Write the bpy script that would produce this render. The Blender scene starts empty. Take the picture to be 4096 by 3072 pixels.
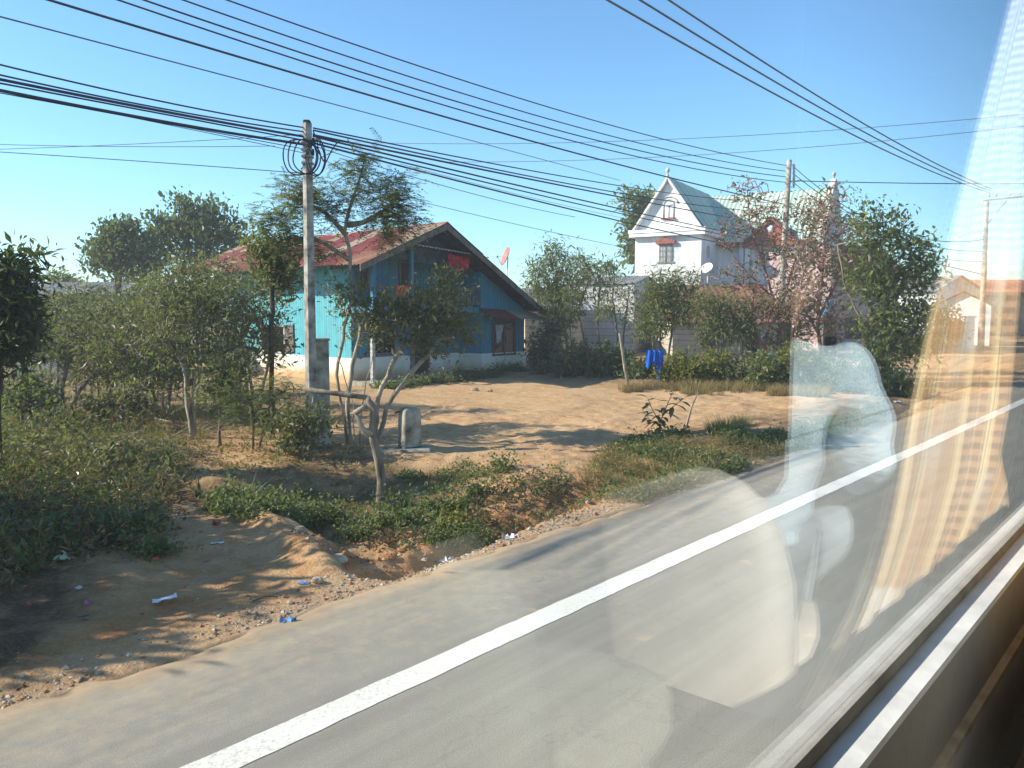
import bpy, math, random
import numpy as np
from mathutils import Vector

R = math.radians
sc = bpy.context.scene
COL = sc.collection
rs = np.random.RandomState

# ---------------------------------------------------------------- camera maths
H = 2.6
PIT = R(5.2)
F = 3200.0                      # focal length in photo pixels (photo is 4096 wide)
cp, sp = math.cos(PIT), math.sin(PIT)
DV = np.array([0.663, 0.7486, 0.0])     # along the road
NV = np.array([-0.7486, 0.663, 0.0])    # away from the road, to the house side


def ray(px, py):
    v = (px - 2048) / F
    w = (1536 - py) / F
    return np.array([v, cp + w * sp, w * cp - sp])


def at(px, py, y):
    r = ray(px, py)
    k = y / r[1]
    return np.array([r[0] * k, y, H + r[2] * k])


def W(s, t, z=0.0):
    p = DV * s + NV * t
    return np.array([p[0], p[1], z])


def st(p):
    return (DV[0] * p[0] + DV[1] * p[1], NV[0] * p[0] + NV[1] * p[1])


def vplane(px, py, P, d):
    """where a sight line meets the vertical plane through P along the horizontal direction d: (u, z)"""
    r = ray(px, py)
    # r.xy*k = P.xy + d.xy*u
    det = r[0] * (-d[1]) - r[1] * (-d[0])
    k = (P[0] * (-d[1]) - P[1] * (-d[0])) / det
    u = (r[0] * P[1] - r[1] * P[0]) / det
    u = ((r[0] * k - P[0]) * d[0] + (r[1] * k - P[1]) * d[1])
    return u, H + r[2] * k


# ---------------------------------------------------------------- terrain
def vnoise(x, y, seed=0):
    """cheap smooth value noise on arrays"""
    x = np.asarray(x, float); y = np.asarray(y, float)
    xi = np.floor(x).astype(np.int64); yi = np.floor(y).astype(np.int64)
    xf = x - xi; yf = y - yi
    u = xf * xf * (3 - 2 * xf); v = yf * yf * (3 - 2 * yf)

    def h(a, b):
        n = (a * 374761393 + b * 668265263 + seed * 982451653) & 0x7fffffff
        n = ((n ^ (n >> 13)) * 1274126177) & 0x7fffffff
        return ((n ^ (n >> 16)) & 0xffff) / 65535.0
    return (h(xi, yi) * (1 - u) + h(xi + 1, yi) * u) * (1 - v) + (h(xi, yi + 1) * (1 - u) + h(xi + 1, yi + 1) * u) * v


def sm(a, b, x):
    k = np.clip((x - a) / (b - a), 0, 1)
    return k * k * (3 - 2 * k)


def ridge_s(t):                 # the earth-covered rim of the culvert
    return 4.75 + (t - 6.3) * 0.235


def gz(s, t):
    s = np.asarray(s, float); t = np.asarray(t, float)
    z = np.zeros(np.broadcast(s, t).shape)
    near = np.exp(-((s - 8) / 60) ** 2)
    rough = (vnoise(s * 1.3, t * 1.3, 1) - .5) * .10 + (vnoise(s * 4.1, t * 4.1, 2) - .5) * .05 + (vnoise(s * .4, t * .4, 3) - .5) * .14
    z += rough * sm(5.8, 7.0, t) * near
    # hollow behind the culvert rim
    rim = ridge_s(t)
    hol = sm(.15, .75, s - rim) * (1 - sm(2.0, 4.6, s - rim)) * sm(6.6, 7.6, t) * (1 - sm(9.6, 12.0, t))
    z -= .34 * hol
    # ditch along the road
    dc = 6.75 + .02 * (s - 5) + .12 * np.sin(s * .9)
    prof = np.exp(-((t - dc) / .42) ** 2)
    fade = sm(.05, .40, s - rim) * (1 - sm(8.2, 12.5, s))
    z -= (.58 - .03 * (s - 5)) * prof * fade
    z += (vnoise(s * 5, t * 5, 8) - .5) * .11 * fade * sm(6.2, 6.6, t) * (1 - sm(7.3, 8.0, t))
    z -= 1.15 * np.exp(-((s - rim - .46) / .36) ** 4) * np.exp(-((t - 6.62) / .36) ** 4)
    z += ((vnoise(s * 8.3, t * 8.3, 14) - .5) * .09 + (vnoise(s * 15, t * 15, 15) - .5) * .05) * np.clip(fade * 1.0 * sm(6.15, 6.5, t) * (1 - sm(7.6, 8.4, t)) + .28 * sm(5.9, 6.4, t), 0, 1) * near
    for off_ in (-.75, .75):
        z -= .035 * np.exp(-((s - 11.6 - .32 * (t - 6.5) - off_) / .16) ** 2) * sm(6.4, 8, t) * (1 - sm(17, 20, t))
    # the rim itself
    z += .13 * np.exp(-((s - rim + .12) / .20) ** 2) * sm(6.2, 6.7, t) * (1 - sm(10.5, 12, t))
    # verge mound to the right, bank under the hedge
    z += .16 * sm(12, 14, s) * (1 - sm(21, 26, s)) * sm(6.2, 6.9, t) * (1 - sm(7.6, 8.8, t))
    z += .24 * sm(21.5, 24, s) * sm(13.6, 14.6, t) * (1 - sm(80, 120, s))
    # left weedy rise
    z += .22 * (1 - sm(2.0, 5.2, s)) * sm(10, 14, t)
    # sink under the road
    z = np.where(t < 5.75, -.07, z)
    z = z - .02 * (1 - sm(5.75, 6.4, t))
    return z


def G(px, py, dz=0.0):
    r = ray(px, py)
    z = 0.0
    for _ in range(6):
        k = (z - H) / r[2]
        s, t = st((r[0] * k, r[1] * k))
        z = float(gz(s, t))
    return np.array([r[0] * k, r[1] * k, z + dz])


# ---------------------------------------------------------------- mesh builder
class MB:
    def __init__(self):
        self.v = []; self.f = []; self.n = 0; self.tints = {}

    def add(self, verts, faces, mat=0, smooth=False, tint=None):
        verts = np.asarray(verts, float).reshape(-1, 3)
        if isinstance(faces, np.ndarray):
            groups = [faces]
        else:
            by = {}
            for f in faces:
                by.setdefault(len(f), []).append(f)
            groups = [np.array(g) for g in by.values()]
        for g in groups:
            tt = None
            if tint is not None:
                tt = np.broadcast_to(np.asarray(tint, float), (len(g),)).copy()
            self.f.append((g + self.n, mat, smooth, tt))
        self.v.append(verts)
        self.n += len(verts)
        return self

    def box(self, c, size, rot=None, mat=0, tint=None, bevel=0.0):
        hx, hy, hz = np.asarray(size, float) / 2
        if bevel <= 0:
            v = np.array([[x, y, z] for x in (-hx, hx) for y in (-hy, hy) for z in (-hz, hz)])
            f = [(0, 1, 3, 2), (4, 6, 7, 5), (0, 4, 5, 1), (2, 3, 7, 6), (0, 2, 6, 4), (1, 5, 7, 3)]
            sm_ = False
        else:
            b = min(bevel, hx, hy, hz)
            bm_v = []; idx = {}
            for sx in (-1, 1):
                for sy in (-1, 1):
                    for sz in (-1, 1):
                        for ax in range(3):
                            p = np.array([sx * hx, sy * hy, sz * hz])
                            q = p - b * np.array([sx, sy, sz]); q[ax] = p[ax]
                            idx[(sx, sy, sz, ax)] = len(bm_v); bm_v.append(q)
            v = np.array(bm_v); f = []
            for ax in range(3):
                o = [a for a in range(3) if a != ax]
                for sgn in (-1, 1):
                    q = []
                    for a, c_ in ((-1, -1), (1, -1), (1, 1), (-1, 1)):
                        k = [0, 0, 0]; k[ax] = sgn; k[o[0]] = a; k[o[1]] = c_
                        q.append(idx[(*k, ax)])
                    f.append(tuple(q))
            for ax in range(3):
                o = [a for a in range(3) if a != ax]
                for a in (-1, 1):
                    for c_ in (-1, 1):
                        q = []
                        for sgn, face in ((-1, o[0]), (1, o[0]), (1, o[1]), (-1, o[1])):
                            k = [0, 0, 0]; k[ax] = sgn; k[o[0]] = a; k[o[1]] = c_
                            q.append(idx[(*k, face)])
                        f.append(tuple(q))
            for sx in (-1, 1):
                for sy in (-1, 1):
                    for sz in (-1, 1):
                        f.append(tuple(idx[(sx, sy, sz, a)] for a in range(3)))
            sm_ = False
        if rot is not None:
            v = v @ np.asarray(rot).T
        return self.add(v + np.asarray(c, float), f, mat, sm_, tint)

    def hexa(self, bottom, top, mat=0, tint=None):
        """solid between two quads given in the same order"""
        v = np.array(list(bottom) + list(top), float)
        f = [(3, 2, 1, 0), (4, 5, 6, 7), (0, 1, 5, 4), (1, 2, 6, 5), (2, 3, 7, 6), (3, 0, 4, 7)]
        return self.add(v, f, mat, False, tint)

    def prism(self, poly, off, mat=0, tint=None):
        """polygon (list of 3-D points) pushed along off"""
        p = np.array(poly, float); n = len(p)
        v = np.vstack([p, p + np.asarray(off, float)])
        f = [tuple(range(n))[::-1], tuple(range(n, 2 * n))]
        f += [(i, (i + 1) % n, n + (i + 1) % n, n + i) for i in range(n)]
        return self.add(v, f, mat, False, tint)

    def tube(self, pts, rad, sides=6, mat=0, smooth=True, caps=True, tint=None):
        pts = np.asarray(pts, float); n = len(pts)
        rad = np.broadcast_to(np.asarray(rad, float), (n,))
        tg = np.gradient(pts, axis=0)
        tg /= np.maximum(np.linalg.norm(tg, axis=1, keepdims=True), 1e-9)
        up = np.array([0, 0, 1.0]) if abs(tg[:, 2]).mean() < .9 else np.array([1.0, 0, 0])
        a = np.cross(tg, up); a /= np.maximum(np.linalg.norm(a, axis=1, keepdims=True), 1e-9)
        b = np.cross(tg, a)
        th = np.arange(sides) * 2 * math.pi / sides
        ring = a[:, None, :] * np.cos(th)[None, :, None] + b[:, None, :] * np.sin(th)[None, :, None]
        v = (pts[:, None, :] + ring * rad[:, None, None]).reshape(-1, 3)
        i = np.arange(n - 1)[:, None] * sides; j = np.arange(sides)[None, :]; j2 = (j + 1) % sides
        f = np.stack([i + j, i + j2, i + sides + j2, i + sides + j], -1).reshape(-1, 4)
        self.add(v, f, mat, smooth, tint)
        if caps and sides > 2:
            base = self.n - len(v)
            cf = np.array([list(range(sides))[::-1], list(range((n - 1) * sides, n * sides))])
            self.f.append((cf + base, mat, False, None if tint is None else np.full(2, float(np.mean(tint)))))
        return self

    def lathe(self, prof, c, sides=16, axis=(0, 0, 1), mat=0, smooth=True, tint=None):
        """prof: list of (radius, height)"""
        ax = np.array(axis, float); ax /= np.linalg.norm(ax)
        u = np.cross(ax, [0, 1.0, 0]) if abs(ax[1]) < .9 else np.cross(ax, [1.0, 0, 0])
        u /= np.linalg.norm(u); w = np.cross(ax, u)
        th = np.arange(sides) * 2 * math.pi / sides
        v = []
        for r, h in prof:
            v.append(np.asarray(c) + ax * h + r * (np.cos(th)[:, None] * u + np.sin(th)[:, None] * w))
        v = np.concatenate(v); n = len(prof)
        i = np.arange(n - 1)[:, None] * sides; j = np.arange(sides)[None, :]; j2 = (j + 1) % sides
        f = np.stack([i + j, i + j2, i + sides + j2, i + sides + j], -1).reshape(-1, 4)
        return self.add(v, f, mat, smooth, tint)

    def grid(self, P, mat=0, smooth=True, tint=None):
        """P: (m, n, 3) array of points"""
        m, n = P.shape[:2]
        i = np.arange(m - 1)[:, None] * n; j = np.arange(n - 1)[None, :]
        f = np.stack([i + j, i + j + 1, i + n + j + 1, i + n + j], -1).reshape(-1, 4)
        return self.add(P.reshape(-1, 3), f, mat, smooth, tint)

    def leaves(self, P, A, N, L, Wd, fold=.12, mat=0, tint=None):
        n = len(P)
        L = np.broadcast_to(L, (n,))[:, None]; Wd = np.broadcast_to(Wd, (n,))[:, None]
        A = A / np.maximum(np.linalg.norm(A, axis=1, keepdims=True), 1e-9)
        S = np.cross(A, N); S /= np.maximum(np.linalg.norm(S, axis=1, keepdims=True), 1e-9)
        U = np.cross(S, A)
        m1 = P + A * L * .45 + S * Wd * .5 + U * Wd * fold
        m2 = P + A * L * .45 - S * Wd * .5 + U * Wd * fold
        tip = P + A * L - U * L * .08
        v = np.stack([P, m1, tip, m2], 1).reshape(-1, 3)
        f = np.arange(4 * n).reshape(n, 4)
        return self.add(v, f, mat, False, tint)

    def build(self, name, mats, parent=None, attrs=None):
        me = bpy.data.meshes.new(name)
        v = np.concatenate(self.v) if self.v else np.zeros((0, 3))
        off = np.zeros(3)
        if parent is not None:
            p = parent; 
            while p is not None:
                off += np.array(p.location); p = p.parent
        v = v - off
        if not isinstance(mats, (list, tuple)):
            mats = [mats]
        cnt = np.concatenate([np.full(len(g), g.shape[1]) for g, *_ in self.f])
        loops = np.concatenate([g.reshape(-1) for g, *_ in self.f])
        mi = np.concatenate([np.full(len(g), m) for g, m, _s, _t in self.f])
        sf = np.concatenate([np.full(len(g), s) for g, _m, s, _t in self.f])
        me.vertices.add(len(v)); me.vertices.foreach_set('co', v.astype(np.float32).reshape(-1))
        me.loops.add(len(loops)); me.loops.foreach_set('vertex_index', loops.astype(np.int32))
        me.polygons.add(len(cnt))
        me.polygons.foreach_set('loop_start', np.concatenate([[0], np.cumsum(cnt)[:-1]]).astype(np.int32))
        me.polygons.foreach_set('material_index', mi.astype(np.int32))
        me.polygons.foreach_set('use_smooth', sf.astype(bool))
        for m in mats:
            me.materials.append(m)
        if any(t is not None for *_x, t in self.f):
            tv = np.concatenate([(t if t is not None else np.full(len(g), .5)) for g, _m, _s, t in self.f])
            at_ = me.attributes.new('tint', 'FLOAT', 'FACE')
            at_.data.foreach_set('value', tv.astype(np.float32))
        for k, arr in (attrs or {}).items():
            at_ = me.attributes.new(k, 'FLOAT', 'POINT')
            at_.data.foreach_set('value', np.asarray(arr, np.float32).reshape(-1))
        me.update(calc_edges=True)
        me.validate()
        o = bpy.data.objects.new(name, me)
        COL.objects.link(o)
        if parent is not None:
            o.parent = parent
        return o


def tag(o, label=None, cat=None, group=None, kind=None):
    if label: o['label'] = label
    if cat: o['category'] = cat
    if group: o['group'] = group
    if kind: o['kind'] = kind
    return o


def thing(name, loc, label, cat, group=None):
    o = bpy.data.objects.new(name, None)
    o.location = Vector([float(x) for x in loc]); o.empty_display_size = .2
    COL.objects.link(o)
    return tag(o, label, cat, group)


# ---------------------------------------------------------------- materials
class NT:
    def __init__(self, name):
        self.m = bpy.data.materials.new(name); self.m.use_nodes = True
        self.t = self.m.node_tree; self.t.nodes.clear()
        self.out = self.t.nodes.new('ShaderNodeOutputMaterial')

    def n(self, typ, **kw):
        nd = self.t.nodes.new('ShaderNode' + typ)
        for k, v in kw.items():
            if k.startswith('_'):
                setattr(nd, k[1:], v)
            else:
                nd.inputs[k.replace('__', ' ')].default_value = v
        return nd

    def l(self, a, b):
        self.t.links.new(a, b)

    def coords(self, kind='Object'):
        return self.n('TexCoord').outputs[kind]

    def noise(self, scale, detail=4, rough=.55, vec=None, stretch=None):
        nz = self.n('TexNoise', Scale=scale, Detail=detail, Roughness=rough)
        vec = vec or self.coords()
        if stretch is not None:
            mp = self.n('Mapping'); mp.inputs['Scale'].default_value = stretch
            self.l(vec, mp.inputs['Vector']); vec = mp.outputs[0]
        self.l(vec, nz.inputs['Vector'])
        return nz.outputs['Fac']

    def ramp(self, fac, stops):
        r = self.n('ValToRGB')
        el = r.color_ramp.elements
        while len(el) > 1: el.remove(el[-1])
        el[0].position = stops[0][0]; el[0].color = (*stops[0][1], 1) if hasattr(stops[0][1], '__len__') else (stops[0][1],) * 3 + (1,)
        for p, c in stops[1:]:
            e = el.new(p); e.color = (*c, 1) if hasattr(c, '__len__') else (c, c, c, 1)
        self.l(fac, r.inputs['Fac'])
        return r.outputs['Color']

    def mix(self, fac, a, b, mode='MIX'):
        m = self.t.nodes.new('ShaderNodeMix'); m.data_type = 'RGBA'; m.blend_type = mode
        for s, v in ((m.inputs[0], fac), (m.inputs[6], a), (m.inputs[7], b)):
            if isinstance(v, bpy.types.NodeSocket): self.l(v, s)
            elif isinstance(v, (int, float)): s.default_value = v if s.type == 'VALUE' else (v, v, v, 1)
            else: s.default_value = (*v, 1)
        return m.outputs[2]

    def math(self, op, a, b=0.0, clamp=False):
        m = self.n('Math', _operation=op); m.use_clamp = clamp
        for s, v in ((m.inputs[0], a), (m.inputs[1], b)):
            if isinstance(v, bpy.types.NodeSocket): self.l(v, s)
            else: s.default_value = v
        return m.outputs[0]

    def attr(self, name):
        a = self.n('Attribute', _attribute_name=name)
        return a.outputs['Fac']

    def surf(self, color, rough=.8, spec=.3, bump=None, bstr=.3, bdist=.02, metal=0.0):
        p = self.n('BsdfPrincipled')
        for s, v in ((p.inputs['Base Color'], color), (p.inputs['Roughness'], rough), (p.inputs['Metallic'], metal)):
            if isinstance(v, bpy.types.NodeSocket): self.l(v, s)
            elif isinstance(v, (int, float)): s.default_value = v
            else: s.default_value = (*v, 1)
        p.inputs['Specular IOR Level'].default_value = spec
        if bump is not None:
            b = self.n('Bump', Strength=bstr, Distance=bdist); self.l(bump, b.inputs['Height'])
            self.l(b.outputs[0], p.inputs['Normal'])
        self.l(p.outputs[0], self.out.inputs[0])
        return p


def mat(name, c, rough=.8, var=.25, scale=6.0, spec=.3, c2=None, bump=.15, bdist=.01, bscale=None, metal=0.0, stretch=None):
    """plain painted / natural surface with uneven colour"""
    m = NT(name)
    f = m.noise(scale, 6, .6, stretch=stretch)
    c = np.array(c); c2 = np.array(c2) if c2 is not None else c * (1 - var * 1.6)
    col = m.ramp(f, [(.3, tuple(c2)), (.62, tuple(np.minimum(c * (1 + var * .35), .9)))])
    m.surf(col, rough, spec, m.noise(bscale or scale * 5, 4, .6, stretch=stretch) if bump else None, bump, bdist, metal)
    return m.m


def leafmat(name, stops, rough=.5, spec=.35, trans=.3):
    m = NT(name)
    col = m.ramp(m.attr('tint'), stops)
    p = m.n('BsdfPrincipled', Roughness=rough); p.inputs['Specular IOR Level'].default_value = spec
    m.l(col, p.inputs['Base Color'])
    tr = m.n('BsdfTranslucent')
    tcol = m.mix(.6, col, (.30, .36, .05), 'MIX')
    m.l(tcol, tr.inputs['Color'])
    mx = m.n('MixShader'); mx.inputs[0].default_value = trans
    m.l(p.outputs[0], mx.inputs[1]); m.l(tr.outputs[0], mx.inputs[2]); m.l(mx.outputs[0], m.out.inputs[0])
    return m.m


M = {}
# ground: orange laterite, paler trodden dust, gravel beside the asphalt, dark leaf-litter soil, deepened at left with painted shade
def ground_material():
    m = NT('laterite_ground')
    co = m.coords()
    big = m.noise(.45, 5, .6, co)
    mid = m.noise(3.2, 6, .65, co)
    fin = m.noise(26, 5, .7, co)
    dust = m.ramp(fin, [(.25, (.42, .27, .138)), (.6, (.55, .365, .195)), (.8, (.62, .45, .27))])
    red = m.ramp(fin, [(.25, (.27, .115, .04)), (.6, (.40, .19, .075)), (.85, (.47, .26, .12))])
    c = m.mix(m.ramp(mid, [(.42, 0.0), (.70, .85)]), dust, red)
    c = m.mix(m.math('MULTIPLY', m.ramp(big, [(.42, 0.0), (.6, 1.0)]), m.attr('yard')), c, dust)
    c = m.mix(m.attr('red'), c, red)
    mould_shade = m.ramp(fin, [(.3, (.05, .035, .02)), (.55, (.13, .085, .045)), (.8, (.22, .15, .08))])
    c = m.mix(m.math('MULTIPLY', m.attr('mould_shade'), m.ramp(mid, [(.25, .45), (.55, 1.0)])), c, mould_shade)
    v = m.n('TexVoronoi', Scale=16.0); m.l(co, v.inputs['Vector'])
    grav = m.mix(.35, m.ramp(v.outputs['Distance'], [(.05, (.40, .35, .27)), (.5, (.26, .21, .15))]), dust)
    c = m.mix(m.attr('grav'), c, grav)
    h = m.math('ADD', m.math('MULTIPLY', fin, .5), m.math('MULTIPLY', mid, .8))
    m.surf(c, .95, .1, h, 1.0, .07)
    return m.m


def asphalt_material():
    m = NT('dusty_asphalt')
    co = m.coords()
    a = m.noise(120, 3, .8, co); b = m.noise(1.1, 5, .6, co); d = m.noise(7, 5, .65, co)
    tar = m.ramp(a, [(.3, (.15, .142, .115)), (.5, (.265, .25, .205)), (.7, (.40, .37, .30))])
    tar = m.mix(m.ramp(b, [(.4, 0.0), (.7, .35)]), tar, (.20, .19, .162))
    v = m.n('TexVoronoi', Scale=55.0); m.l(co, v.inputs['Vector'])
    tar = m.mix(m.ramp(v.outputs['Distance'], [(.06, .8), (.20, 0.0)]), tar, (.40, .37, .30))
    dust = m.mix(d, (.36, .29, .19), (.46, .37, .245))
    ed_ = m.attr('edge')
    lat = m.mix(d, (.30, .20, .115), (.46, .33, .20))
    dust = m.mix(m.math('MULTIPLY', ed_, ed_), dust, lat)
    k = m.math('ADD', m.math('MULTIPLY', ed_, 1.25), m.math('MULTIPLY', m.math('SUBTRACT', d, .55), 1.6), True)
    k = m.math('MULTIPLY', k, m.ramp(ed_, [(0.0, 0.0), (.12, 1.0)]))
    c = m.mix(k, tar, dust)
    sx = m.n('SeparateXYZ'); m.l(co, sx.inputs[0])
    lat_ = m.math('ADD', m.math('MULTIPLY', sx.outputs[0], -.7486), m.math('MULTIPLY', sx.outputs[1], .663))
    alo_ = m.math('ADD', m.math('MULTIPLY', sx.outputs[0], .663), m.math('MULTIPLY', sx.outputs[1], .7486))
    cv_ = m.n('CombineXYZ'); m.l(m.math('MULTIPLY', lat_, 5.0), cv_.inputs[0]); m.l(m.math('MULTIPLY', alo_, .22), cv_.inputs[1])
    streak = m.noise(1.0, 5, .6, cv_.outputs[0])
    c = m.mix(m.ramp(streak, [(.35, .32), (.6, 0.0)]), c, (.13, .122, .10))
    vc = m.n('TexVoronoi', Scale=.55, _feature='DISTANCE_TO_EDGE'); nzc = m.n('TexNoise', Scale=3.0, Detail=5.0); m.l(co, nzc.inputs['Vector'])
    wvc = m.n('VectorMath', _operation='ADD'); m.l(co, wvc.inputs[0]); m.l(nzc.outputs['Color'], wvc.inputs[1]); m.l(wvc.outputs[0], vc.inputs['Vector'])
    c = m.mix(m.ramp(vc.outputs['Distance'], [(.002, .16), (.007, 0.0)]), c, (.075, .07, .06))
    sp_ = m.noise(2.3, 4, .5, co)
    c = m.mix(m.ramp(sp_, [(.66, 0.0), (.72, .55)]), c, (.40, .31, .2))
    m.surf(c, .9, .2, a, .5, .01)
    return m.m


def paint_material():
    m = NT('road_paint')
    co = m.coords()
    a = m.noise(34, 5, .75, co); b = m.noise(1.7, 4, .6, co)
    a2 = m.math('ADD', a, m.math('MULTIPLY', m.math('SUBTRACT', m.noise(1.2, 5, .7, co), .5), .55))
    c = m.mix(m.ramp(a2, [(.34, .8), (.47, 0.0)]), (.62, .605, .54), (.36, .34, .29))
    c = m.mix(m.ramp(b, [(.5, 0.0), (.8, .4)]), c, (.5, .46, .37))
    m.surf(c, .8, .3, a, .2, .005)
    return m.m


M['ground'] = ground_material(); M['asphalt'] = asphalt_material(); M['paint'] = paint_material()
M['pinkbark'] = mat('ruddy_bark', (.40, .215, .16), .85, .4, 9, .2, bump=.5, bscale=40)
M['bark'] = mat('grey_bark', (.24, .20, .145), .9, .5, 9, .15, bump=.6, bdist=.02, bscale=40, stretch=(1, 1, .25))
M['palebark'] = mat('pale_bark', (.36, .31, .23), .85, .45, 9, .2, bump=.5, bscale=40, stretch=(1, 1, .25))
M['darkbark'] = mat('dark_bark', (.10, .08, .055), .95, .5, 9, .1, bump=.6, bscale=40)
M['concrete'] = mat('weathered_concrete', (.37, .34, .26), .9, .5, 3.5, .2, bump=.5, bscale=30)
M['poleconc'] = mat('pole_concrete', (.36, .33, .275), .85, .5, 4.5, .2, bump=.3, bscale=40)
M['cable'] = mat('black_cable_sheath', (.022, .024, .035), .5, .2, 3, .4, bump=0)
M['wire'] = mat('aluminium_wire', (.10, .11, .13), .5, .2, 3, .5, bump=0, metal=.3)
M['metal'] = mat('galvanised_steel', (.42, .42, .41), .45, .3, 8, .5, metal=.5)
M['darkwood'] = mat('dark_stained_wood', (.045, .035, .028), .7, .4, 6, .3, stretch=(1, 1, .2))
M['porcelain'] = mat('glazed_porcelain', (.55, .53, .5), .25, .2, 5, .6, bump=0)

M['leaf_olive'] = leafmat('olive_leaf', [(0, (.055, .060, .028)), (.35, (.110, .115, .050)), (.70, (.19, .18, .085)), (.88, (.31, .25, .14)), (1, (.36, .28, .18))], .5, .3, .34)
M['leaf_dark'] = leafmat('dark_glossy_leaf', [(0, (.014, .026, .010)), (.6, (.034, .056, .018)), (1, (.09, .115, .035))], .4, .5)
M['leaf_jack'] = leafmat('deep_green_leaf', [(0, (.045, .075, .03)), (.6, (.095, .14, .05)), (1, (.24, .27, .09))], .5, .35)
M['leaf_feather'] = leafmat('feathery_leaf', [(0, (.085, .12, .055)), (.55, (.17, .21, .09)), (1, (.34, .33, .15))], .55, .35, .4)
M['leaf_bamboo'] = leafmat('narrow_leaf', [(0, (0.078, 0.098, 0.031)), (.5, (0.143, 0.166, 0.058)), (1, (0.312, 0.286, 0.117))], .55, .3, .35)
M['leaf_yellow'] = leafmat('yellow_green_leaf', [(0, (.075, .085, .014)), (.5, (.14, .145, .022)), (1, (.32, .28, .04))], .55, .3, .35)
M['leaf_weed'] = leafmat('weed_leaf', [(0, (.045, .070, .026)), (.45, (.085, .125, .045)), (.8, (.15, .175, .07)), (1, (.29, .23, .11))], .55, .3, .35)
M['leaf_big'] = leafmat('broad_leaf', [(0, (.05, .065, .022)), (.5, (.11, .125, .045)), (.8, (.24, .17, .08)), (1, (.34, .19, .12))], .4, .5, .3)
M['leaf_grove'] = leafmat('grove_leaf', [(0, (.05, .075, .025)), (.5, (.12, .155, .045)), (1, (.32, .33, .09))], .45, .4, .38)
M['deadleaf'] = leafmat('dead_leaf', [(0, (.05, .032, .018)), (.5, (.12, .08, .045)), (1, (.26, .19, .12))], .85, .15, .15)
M['leaf_rust'] = leafmat('rust_leaf', [(0, (.16, .06, .02)), (.6, (.30, .11, .03)), (1, (.42, .2, .06))], .6, .25, .3)
M['straw'] = leafmat('dry_grass', [(0, (.16, .11, .045)), (.5, (.28, .20, .09)), (1, (.42, .33, .17))], .8, .15, .25)

# ---------------------------------------------------------------- ground, road
def spaced(a, b, step, far, growth=1.22):
    core = np.arange(a, b + step * .5, step)
    lo, hi, k = [], [], step
    x = a
    while x > -far: k *= growth; x -= k; lo.append(x)
    k, x = step, b
    while x < far: k *= growth; x += k; hi.append(x)
    return np.concatenate([lo[::-1], core, hi])


ss = spaced(-3, 30, .07, 1500)
ts = np.unique(np.concatenate([spaced(5.5, 13.0, .06, 1500)]))
S_, T_ = np.meshgrid(ss, ts, indexing='ij')
Z_ = gz(S_, T_)
dist = np.hypot(S_, T_)
Z_ = Z_ - .0 * dist
Pg = DV * S_[..., None] + NV * T_[..., None]; Pg[..., 2] = Z_
n1 = vnoise(S_ * 1.7, T_ * 1.7, 11); n2 = vnoise(S_ * .6, T_ * .6, 12)
grav = (1 - sm(5.95, 6.45, T_ + (n1 - .5) * .5)) * (.25 + .6 * vnoise(S_ * 2.3, T_ * 2.3, 13))
mould_shade = np.clip((sm(9.2, 10.8, T_ + n1) * (1 - sm(5.6, 7.2, S_ + n2 * 2)) * .95 + 1.5 * sm(6.3, 7.3, T_ + n1 * .8 - .2) * (1 - sm(2.2, 3.2, S_ + n2 * 1.2 - .5))  # the near left term paints tree shade into the dark soil as well
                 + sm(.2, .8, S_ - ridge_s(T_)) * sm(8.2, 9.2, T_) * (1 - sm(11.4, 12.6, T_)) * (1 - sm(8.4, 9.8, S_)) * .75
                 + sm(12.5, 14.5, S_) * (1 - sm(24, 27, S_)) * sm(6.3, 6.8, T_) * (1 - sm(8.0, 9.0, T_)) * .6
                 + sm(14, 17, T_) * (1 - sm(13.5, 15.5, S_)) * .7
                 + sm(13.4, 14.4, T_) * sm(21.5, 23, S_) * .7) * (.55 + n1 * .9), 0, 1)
redz = np.clip(np.exp(-((T_ - 6.9) / .7) ** 2) * sm(4.6, 5.2, S_) * (1 - sm(10, 13, S_)) * .9 + (1 - sm(3.0, 5.4, S_)) * sm(5.9, 6.6, T_) * (1 - sm(8.4, 9.6, T_)) * n2 * .8, 0, 1)
yard = sm(9, 11, T_) * sm(8, 10, S_)
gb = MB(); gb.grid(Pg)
ground = gb.build('ground', M['ground'], attrs={'grav': grav, 'mould_shade': mould_shade, 'red': redz, 'yard': yard})
tag(ground, 'orange laterite ground with a roadside ditch', kind='structure')

# asphalt sheet with a ragged edge
rsv = np.concatenate([np.linspace(-400, -8, 30), np.arange(-7.9, 45, .08), np.linspace(46, 900, 80)])
edge = 5.76 + (vnoise(rsv * 1.1, rsv * 0 + .5, 21) - .5) * .30 + (vnoise(rsv * 5.3, rsv * 0 + .5, 22) - .5) * .20
rows = [(-6.0, 0.0, .3), (-1.0, 0.0, 0.0), (3.6, 0.0, .0), (4.4, 0.0, .08), (5.0, 0.0, .22), (-.34, 0.0, .42), (-.14, 0.0, .8), (0.0, -.014, 1.0), (.12, -.06, 1.0)]
Pr = np.zeros((len(rsv), len(rows), 3)); ea = np.zeros((len(rsv), len(rows)))
for j, (tt, zz, e) in enumerate(rows):
    tv = edge + tt if j >= 5 else np.full_like(rsv, tt)
    Pr[:, j, :] = DV * rsv[:, None] + NV * tv[:, None]; Pr[:, j, 2] = zz; ea[:, j] = e
rb = MB(); rb.grid(Pr)
tag(rb.build('road', M['asphalt'], attrs={'edge': ea}), 'dusty grey asphalt road', kind='structure')
lv = np.concatenate([np.linspace(-300, -8, 20), np.arange(-7.5, 40, .25), np.linspace(42, 700, 60)])
wob = (vnoise(lv * .35, lv * 0 + .5, 31) - .5) * .03
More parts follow.
